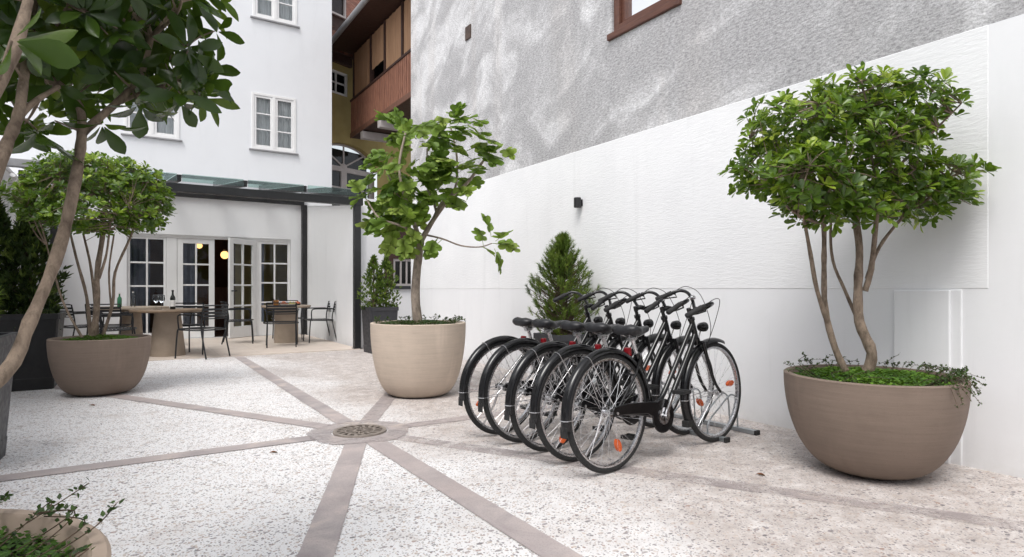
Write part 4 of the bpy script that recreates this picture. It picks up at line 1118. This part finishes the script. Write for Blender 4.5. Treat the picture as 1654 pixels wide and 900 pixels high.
# ------------------------------------------------------------------ bicycles
def make_bike():
    t=thing('bicycle','x','bicycle',(0,0,0),0,'black step through city bicycles in the rack')
    RW=.345; hubR=V((0,0,RW)); hubF=V((1.10,0,RW)); BBk=V((.43,0,.275))
    def wheel(loc,seed,ref):
        rnd_=random.Random(seed)
        mb=MB(); n=72
        prof=[(.300,-.011),(.306,-.013),(.318,-.012),(.320,-.006),(.316,0),(.320,.006),(.318,.012),(.306,.013),(.300,.011),(.297,0)]
        vs=[];fs=[];k=len(prof)
        for i in range(n):
            a=2*math.pi*i/n
            for r,y in prof: vs.append((r*math.cos(a),y,r*math.sin(a)))
        for i in range(n):
            for j in range(k): fs.append((i*k+j,i*k+(j+1)%k,((i+1)%n)*k+(j+1)%k,((i+1)%n)*k+j))
        mb.add(vs,fs); w=part('wheel',mb,M['alloy'],t,50,loc=loc)
        mb=MB(); mb.tube([(.3265*math.cos(2*math.pi*i/n),0,.3265*math.sin(2*math.pi*i/n)) for i in range(n)],.0185,10,closed=True); part('tyre',mb,M['rubber'],w,180)
        mb=MB()
        for i in range(36):
            sd=1 if i%2 else -1; a=2*math.pi*i/36; off=R(52)*(1 if (i//2)%2 else -1)
            mb.tube([(.022*math.cos(a+off),sd*.028,.022*math.sin(a+off)),(.300*math.cos(a),sd*.003,.300*math.sin(a))],.00115,4,False)
        part('spokes',mb,M['alloy'],w,60)
        mb=MB(); mb.cyl((0,-.028,0),(0,.028,0),.014,12); mb.cyl((0,-.032,0),(0,-.026,0),.026,16); mb.cyl((0,.026,0),(0,.032,0),.026,16); mb.cyl((0,-.068,0),(0,.068,0),.005,8); mb.cyl((0,-.072,0),(0,-.060,0),.010,6); mb.cyl((0,.060,0),(0,.072,0),.010,6)
        part('hub',mb,M['alloy'],w,40)
        for a in (R(25),):
            mb=MB(); d=V((math.cos(a),0,math.sin(a))); s=V((-d.z,0,d.x)); c=d*.215
            pts=[c+d*(.040*math.cos(q))+s*(.020*math.sin(q))+V((0,-.010,0)) for q in [2*math.pi*i/16 for i in range(16)]]
            mb.prism(pts,(0,.02,0)); part('reflector',mb,M['orange'],w,30)
        return w
    wheel(hubR,1,0); wheel(hubF,2,0)
    hb=V((.914,0,.715)); htp=V((.862,0,.86)); ax=(htp-hb).normalized()
    # frame
    mb=MB()
    mb.tube([hb-ax*.005,htp],.019,12); mb.tube([hb-ax*.008,hb+ax*.012],.024,12); mb.tube([htp-ax*.012,htp+ax*.008],.024,12)
    mb.tube(curve_pts([htp-ax*.035,V((.80,0,.735)),V((.63,0,.52)),V((.49,0,.36)),V((.385,0,.345))],6),.0165,12)
    mb.tube(curve_pts([hb+ax*.045,V((.84,0,.665)),V((.68,0,.46)),V((.545,0,.295)),BBk],6),.0175,12)
    stp=V((.275,0,.66)); mb.tube([BBk,stp],.0165,12); mb.tube([stp-(stp-BBk).normalized()*.02,stp+(stp-BBk).normalized()*.008],.021,12)
    mb.cyl((.43,-.036,.275),(.43,.036,.275),.024,14)
    for sy in (-1,1):
        mb.tube([V((.40,sy*.025,.278)),V((.28,sy*.042,.30)),V((0,sy*.056,RW))],.0095,8)
        mb.tube([V((.285,sy*.018,.635)),V((.20,sy*.045,.545)),V((0,sy*.056,RW))],.008,8)
        mb.box((0.0,sy*.056,RW),(.05,.006,.035))
    mb.tube([V((.20,-.045,.545)),V((.20,.045,.545))],.007,8)
    part('frame',mb,M['bikeblack'],t,50)
    # fork
    mb=MB(); mb.tube([hb-ax*.03,hb],.020,12); mb.tube([hb-ax*.02+V((0,-.05,0)),hb-ax*.02+V((0,.05,0))],.014,10)
    for sy in (-1,1): mb.tube(curve_pts([hb-ax*.02+V((0,sy*.048,0)),hb-ax*.20+V((.0,sy*.052,0)),hb-ax*.31+V((.012,sy*.054,0)),hubF+V((0,sy*.056,0))],5),[.0125]*6+[.0115]*5+[.010]*4+[.008],10)
    part('fork',mb,M['bikeblack'],t,60)
    # mudguards
    def guard(c,a0,a1,rr=.362,w=.030):
        mb=MB(); n=40; vs=[]; fs=[]
        cs=[(-1,-.014),(-.86,.0),(-.5,.010),(0,.014),(.5,.010),(.86,.0),(1,-.014)]
        cs=cs+[(y,z-.0035) for y,z in reversed(cs)]; k=len(cs)
        for i in range(n+1):
            a=R(a0+(a1-a0)*i/n)
            for y,dz in cs: r=rr+dz; vs.append((c.x+r*math.cos(a),y*w,c.z+r*math.sin(a)))
        for i in range(n):
            for j in range(k): fs.append((i*k+j,i*k+(j+1)%k,(i+1)*k+(j+1)%k,(i+1)*k+j))
        fs.append(tuple(range(k))); fs.append(tuple(n*k+j for j in reversed(range(k))))
        return mb.add(vs,fs)
    def stays(mb,c,a,rr=.374):
        a=R(a); q=V((c.x+rr*math.cos(a),0,c.z+rr*math.sin(a)))
        for sy in (-1,1): mb.tube([c+V((.012,sy*.060,0)),q+V((0,sy*.031,0))-(q-c).normalized()*.018],.0021,5)
        mb.tube([q+V((0,sy*.032,0))+(q-c).normalized()*(.004-.02*abs(sy)**4) for sy in (-1,-.85,-.4,0,.4,.85,1)],.0022,5)
    g=part('mudguard',guard(hubR,-12,189),M['bikeblack'],t,50)
    mb=MB(); stays(mb,hubR,180); stays(mb,hubR,118); part('stay',mb,M['alloy'],g,60)
    mb=MB(); mb.box((-.366,0,RW-.065),(.006,.052,.06)); part('flap',mb,M['rubber'],g,0,.004)
    g=part('mudguard',guard(hubF,70,205),M['bikeblack'],t,50)
    mb=MB(); stays(mb,hubF,183); part('stay',mb,M['alloy'],g,60)
    mb=MB(); mb.box((1.10-.33,0,RW-.175),(.05,.050,.045)); part('flap',mb,M['rubber'],g,0,.006)
    # saddle
    sd=(stp-BBk).normalized(); sp=stp+sd*.105
    mb=MB(); mb.tube([stp,sp],.0125,10); mb.tube([sp+V((-.03,0,.0)),sp+V((.03,0,.005))],.016,8); part('seat_post',mb,M['alloy'],t,50)
    mb=MB(); secs=[(-.122,.040,.034,.0),(-.115,.076,.044,.006),(-.085,.102,.054,.010),(-.04,.094,.050,.002),(.0,.064,.044,-.006),(.045,.040,.040,-.006),(.095,.030,.036,.002),(.122,.023,.030,.004),(.134,.010,.016,-.004)]
    vs=[];fs=[];n=16; sc=sp+V((.02,0,.055))
    for x,w,h,dz in secs:
        for j in range(n):
            a=2*math.pi*j/n; y=w*math.copysign(abs(math.cos(a))**.8,math.cos(a)); z=math.sin(a); z=h*(z*.55 if z>0 else z*.75)
            z-= .010*math.exp(-(y/.012)**2) if (z>0 and x<.1) else 0
            vs.append(sc+V((x,y,dz+z)))
    for i in range(len(secs)-1):
        for j in range(n): fs.append((i*n+j,i*n+(j+1)%n,(i+1)*n+(j+1)%n,(i+1)*n+j))
    fs.append(tuple(range(n-1,-1,-1))); fs.append(tuple((len(secs)-1)*n+j for j in range(n)))
    mb.add(vs,fs); s_=part('saddle',mb,M['vinyl'],t,80)
    mb=MB()
    for sy in (-1,1): mb.tube(curve_pts([sc+V((-.10,sy*.035,-.02)),sp+V((-.02,sy*.022,.012)),sp+V((.03,sy*.022,.012)),sc+V((.12,sy*.012,-.015))],4),.0035,6)
    part('rails',mb,M['alloy'],s_,60)
    # rear lamp on the seat post
    mb=MB(); lp=sp+V((-.045,0,-.075)); mb.box(lp,(.030,.042,.055)); part('tail_light',mb,M['red'],t,0,.008)
    # stem and handlebar, origin on the steering axis
    HO=htp
    mb=MB(); q1=ax*.055; q2=q1+V((.055,0,.012))
    mb.tube([V((0,0,0)),q1],.0125,10); mb.tube([q1-ax*.015,q1+ax*.02],.016,10); mb.tube([q1,q2],.013,10); mb.tube([q2+V((0,-.022,0)),q2+V((0,.022,0))],.018,12)
    hs=part('stem',mb,M['bikeblack'],t,50,loc=HO)
    mb=MB(); half=[(q2.x,0,q2.z),(q2.x,.05,q2.z+.004),(q2.x+.012,.12,q2.z+.040),(q2.x+.008,.20,q2.z+.078),(q2.x-.025,.245,q2.z+.088),(q2.x-.075,.262,q2.z+.070),(q2.x-.185,.285,q2.z+.012)]
    full=[(x,-y,z) for x,y,z in reversed(half[1:])]+half
    mb.tube(curve_pts(full,5),.0115,10); hbr=part('handlebar',mb,M['alloy'] if False else M['bikeblack'],t,60,loc=HO)
    for sy in (-1,1):
        a=V((q2.x-.085,sy*.264,q2.z+.066)); b=V((q2.x-.192,sy*.2865,q2.z+.009))
        mb=MB(); mb.tube([a,a.lerp(b,.08),a.lerp(b,.5),a.lerp(b,.95),b],[.0165,.0175,.0165,.0175,.014],12); part('grip',mb,M['rubber'],hbr,60)
        mb=MB(); c=V((q2.x-.072,sy*.261,q2.z+.070)); mb.tube([c,c+V((.02,-sy*.01,-.03)),c+V((-.04,sy*.01,-.045)),c+V((-.10,sy*.022,-.055))],[.007,.006,.005,.004],6); mb.ball(c,(.018,.016,.016),8,6); part('brake_lever',mb,M['bikeblack'],hbr,60)
    mb=MB()
    for sy,reach in ((-1,.10),(1,.13)):
        c=V((q2.x-.06,sy*.262,q2.z+.085))
        mb.tube(curve_pts([c,c+V((.07,-sy*.02,.035)),c+V((.14,-sy*.11,-.01)),V((q2.x+reach,sy*.05,q2.z-.12)),V((q2.x+reach-.03,sy*.015,q2.z-.30))],6),.0024,5)
    part('cable',mb,M['rubber'],hbr,60)
    mb=MB(); c=V((q2.x+.012,.10,q2.z+.045)); mb.ball(c+V((-.01,0,.022)),(.022,.022,.018),10,8); part('bell',mb,M['alloy'],hbr,180)
    # headlamp
    hl=V((.985,0,.80)); mb=MB(); mb.tube([hb+V((.02,0,.0)),hl+V((-.02,0,-.03))],.005,6); mb.tube([hl+V((-.035,0,0)),hl+V((-.015,0,0)),hl+V((.02,0,0)),hl+V((.03,0,0))],[.016,.030,.034,.034],14); h_=part('headlight',mb,M['bikeblack'],t,40)
    mb=MB(); mb.tube([hl+V((.0305,0,0)),hl+V((.034,0,0))],.029,14); part('lens',mb,M['clear'],h_,40)
    # chain guard, crank, pedals
    mb=MB(); out=[]
    for i in range(25): a=R(-165+285*i/24); out.append((.43+.105*math.cos(a),.275+.105*math.sin(a)))
    out+=[(.30,.378),(.10,.390),(-.02,.385),(-.04,.365),(-.02,.335),(.10,.326),(.27,.310),(.325,.285)]
    mb.prism([(x,-.058,z) for x,z in out],(0,-.012,0)); part('chain_guard',mb,M['bikeblack'],t,30,.003)
    mb=MB(); mb.lathe([(.030,0),(.052,0),(.052,.004),(.030,.004)],36); 
    for k in range(5):
        a=2*math.pi*k/5; mb.bar((.015*math.cos(a),.015*math.sin(a),.002),(.048*math.cos(a),.048*math.sin(a),.002),.014,.004)
    mb.xform(Matrix.Translation(V((.43,-.072,.275)))@Matrix.Rotation(R(90),4,'X')); part('chainring',mb,M['alloy'],t,40)
    ca=R(62); cd=V((math.cos(ca),0,math.sin(ca)))
    mb=MB(); c0=V((.43,-.085,.275)); mb.bar(c0,c0+cd*.165+V((0,-.01,0)),.022,.012,(0,1,0)); c1=V((.43,.075,.275)); mb.bar(c1,c1-cd*.165+V((0,.01,0)),.022,.012,(0,1,0)); mb.cyl(c0+V((0,-.01,0)),c1+V((0,.01,0)),.012,10)
    cr=part('crank',mb,M['alloy'],t,40,.002)
    for c,s1,sy in ((c0,1,-1),(c1,-1,1)):
        q=c+cd*.165*s1+V((0,sy*.065,0)); mb=MB(); mb.box(q+V((.03,0,0)),(.022,.085,.024)); mb.box(q+V((-.03,0,0)),(.022,.085,.024)); mb.box(q+V((0,sy*.038,0)),(.06,.008,.018)); mb.box(q+V((0,-sy*.038,0)),(.06,.008,.018)); mb.cyl(q+V((0,-sy*.06,0)),q+V((0,sy*.04,0)),.006,8)
        part('pedal',mb,M['rubber'],cr,0,.002)
    mb=MB(); mb.tube([V((.02,.062,RW-.01)),V((.0,.10,.2)),V((-.05,.19,.012))],[.009,.008,.007],8); part('kickstand',mb,M['alloy'],t,60)
    return t
bk=make_bike()
b0=gnd(986,763); b4=gnd(811,701)
BL=['nearest black bicycle, first in the rack, front wheel fully in view','second black bicycle in the row, just behind the nearest one','middle black bicycle of the five in the rack','fourth black bicycle from the camera, before the last one','farthest black bicycle, last in the rack nearest the fig planter']
for i in range(5):
    o=bk if i==0 else copy_tree(bk)
    f=i/4; p=b0.lerp(b4,f); p.z=0
    o.location=p; o.rotation_euler=(R((-2.5,-1.2,1.4,-1.8,1.2)[i]),0,R((7.2,5.6,6.6,4.8,5.8)[i]))
    o['label']=BL[i]
    st_=(-36,-22,-14,-25,-12)[i]
    axis=V((-.052,0,.145)).normalized()
    ws=[c for c in o.children if c.name.startswith('wheel')]
    for k,c in enumerate(ws): c.rotation_euler=(0,R(random.uniform(0,180)) if i else R((95,15)[k]),0)
    for c in o.children:
        if c.name.startswith(('stem','handlebar')): c.rotation_mode='QUATERNION'; c.rotation_quaternion=Matrix.Rotation(R(st_),3,axis).to_quaternion()
# rack
t=thing('bicycle_rack','low galvanised steel bicycle rack under the front wheels','bicycle rack',(3.63,3.5,0),R(3))
y0,y1=-.79,.92
for x in (-.19,.17):
    mb=MB(); mb.box((x,(y0+y1)/2,.028),(.045,y1-y0,.006)); mb.box((x-.021,(y0+y1)/2,.016),(.004,y1-y0,.022)); mb.box((x+.021,(y0+y1)/2,.016),(.004,y1-y0,.022)); part('rail',mb,M['steel'],t,0)
    for y in (y0,y1): mb=MB(); mb.box((x,y,.017),(.052,.02,.034)); part('end_cap',mb,M['rubber'],t,0,.004)
for i in range(5):
    yy=-.60+.318*i
    for s in (-.034,.034):
        mb=MB(); mb.tube(curve_pts([(-.19,yy+s,.02),(-.185,yy+s,.11),(-.06,yy+s,.20),(.04,yy+s,.265),(.09,yy+s,.28),(.135,yy+s,.255),(.155,yy+s,.18),(.168,yy+s,.02)],5),.006,8); part('hoop',mb,M['steel'],t,60)
mb=MB(); mb.box((-.2142,y0+.42,.018),(.002,.05,.018)); part('sticker',mb,M['orange'],t,0)

# fallen leaves
for i,(px,py,lab) in enumerate(((1226,766,'brown fallen leaf on the paving between bicycles and right bowl'),(150,655,'brown fallen leaf on the paving near the left bowl'),(443,732,'small brown fallen leaf left of the drain cover'))):
    p=gnd(px,py); mb=MB(); leaf(mb,V((-.03,0,.006)),V((1,random.uniform(-1,1),.08)),V((0,0,1)),.055,.03,OBO,.25,.5,.3+.2*i); mb.t[0]=.31
    t=thing('fallen_leaf',lab,'leaf',p,0,'fallen leaves on the paving'); part('blade',mb,M['deadleaf'],t,180)

# ------------------------------------------------------------------ light, sky, camera
w=bpy.data.worlds.new('World'); scene.world=w; w.use_nodes=True
nt=w.node_tree; nt.nodes.clear()
sky=nt.nodes.new('ShaderNodeTexSky'); sky.sky_type='NISHITA'; sky.sun_disc=False
EL,AZ=R(58),R(-128)   # sun stands high on the left, a little behind the camera
sd=V((math.cos(EL)*math.sin(AZ),math.cos(EL)*math.cos(AZ),math.sin(EL)))
sky.sun_elevation=EL; sky.sun_rotation=AZ; sky.dust_density=3; sky.air_density=1.0; sky.ozone_density=1.0
hs=nt.nodes.new('ShaderNodeHueSaturation'); hs.inputs['Saturation'].default_value=.22
bg=nt.nodes.new('ShaderNodeBackground'); bg.inputs[1].default_value=.15
wo=nt.nodes.new('ShaderNodeOutputWorld')
nt.links.new(sky.outputs[0],hs.inputs['Color']); nt.links.new(hs.outputs[0],bg.inputs[0]); nt.links.new(bg.outputs[0],wo.inputs[0])
sl=bpy.data.lights.new('sun','SUN'); sl.energy=1.1; sl.angle=R(26); sl.color=(1,.97,.93)
so=bpy.data.objects.new('sun',sl); COL.objects.link(so); so.rotation_euler=(-sd).to_track_quat('-Z','Y').to_euler()
cam=bpy.data.cameras.new('camera'); co=bpy.data.objects.new('camera',cam); COL.objects.link(co)
cam.sensor_width=36; cam.lens=F/1654*36; cam.shift_y=17/1654; cam.clip_end=500; cam.clip_start=.02
co.location=(0,0,CH); co.rotation_euler=(R(90),0,-math.atan2(SU,CU))
scene.camera=co
vs_=scene.view_settings; vs_.view_transform='Standard'; vs_.look='None'; vs_.gamma=1; vs_.exposure=.60
scene.render.engine='CYCLES'
scene.cycles.max_bounces=8; scene.cycles.transparent_max_bounces=16; scene.cycles.use_denoising=True
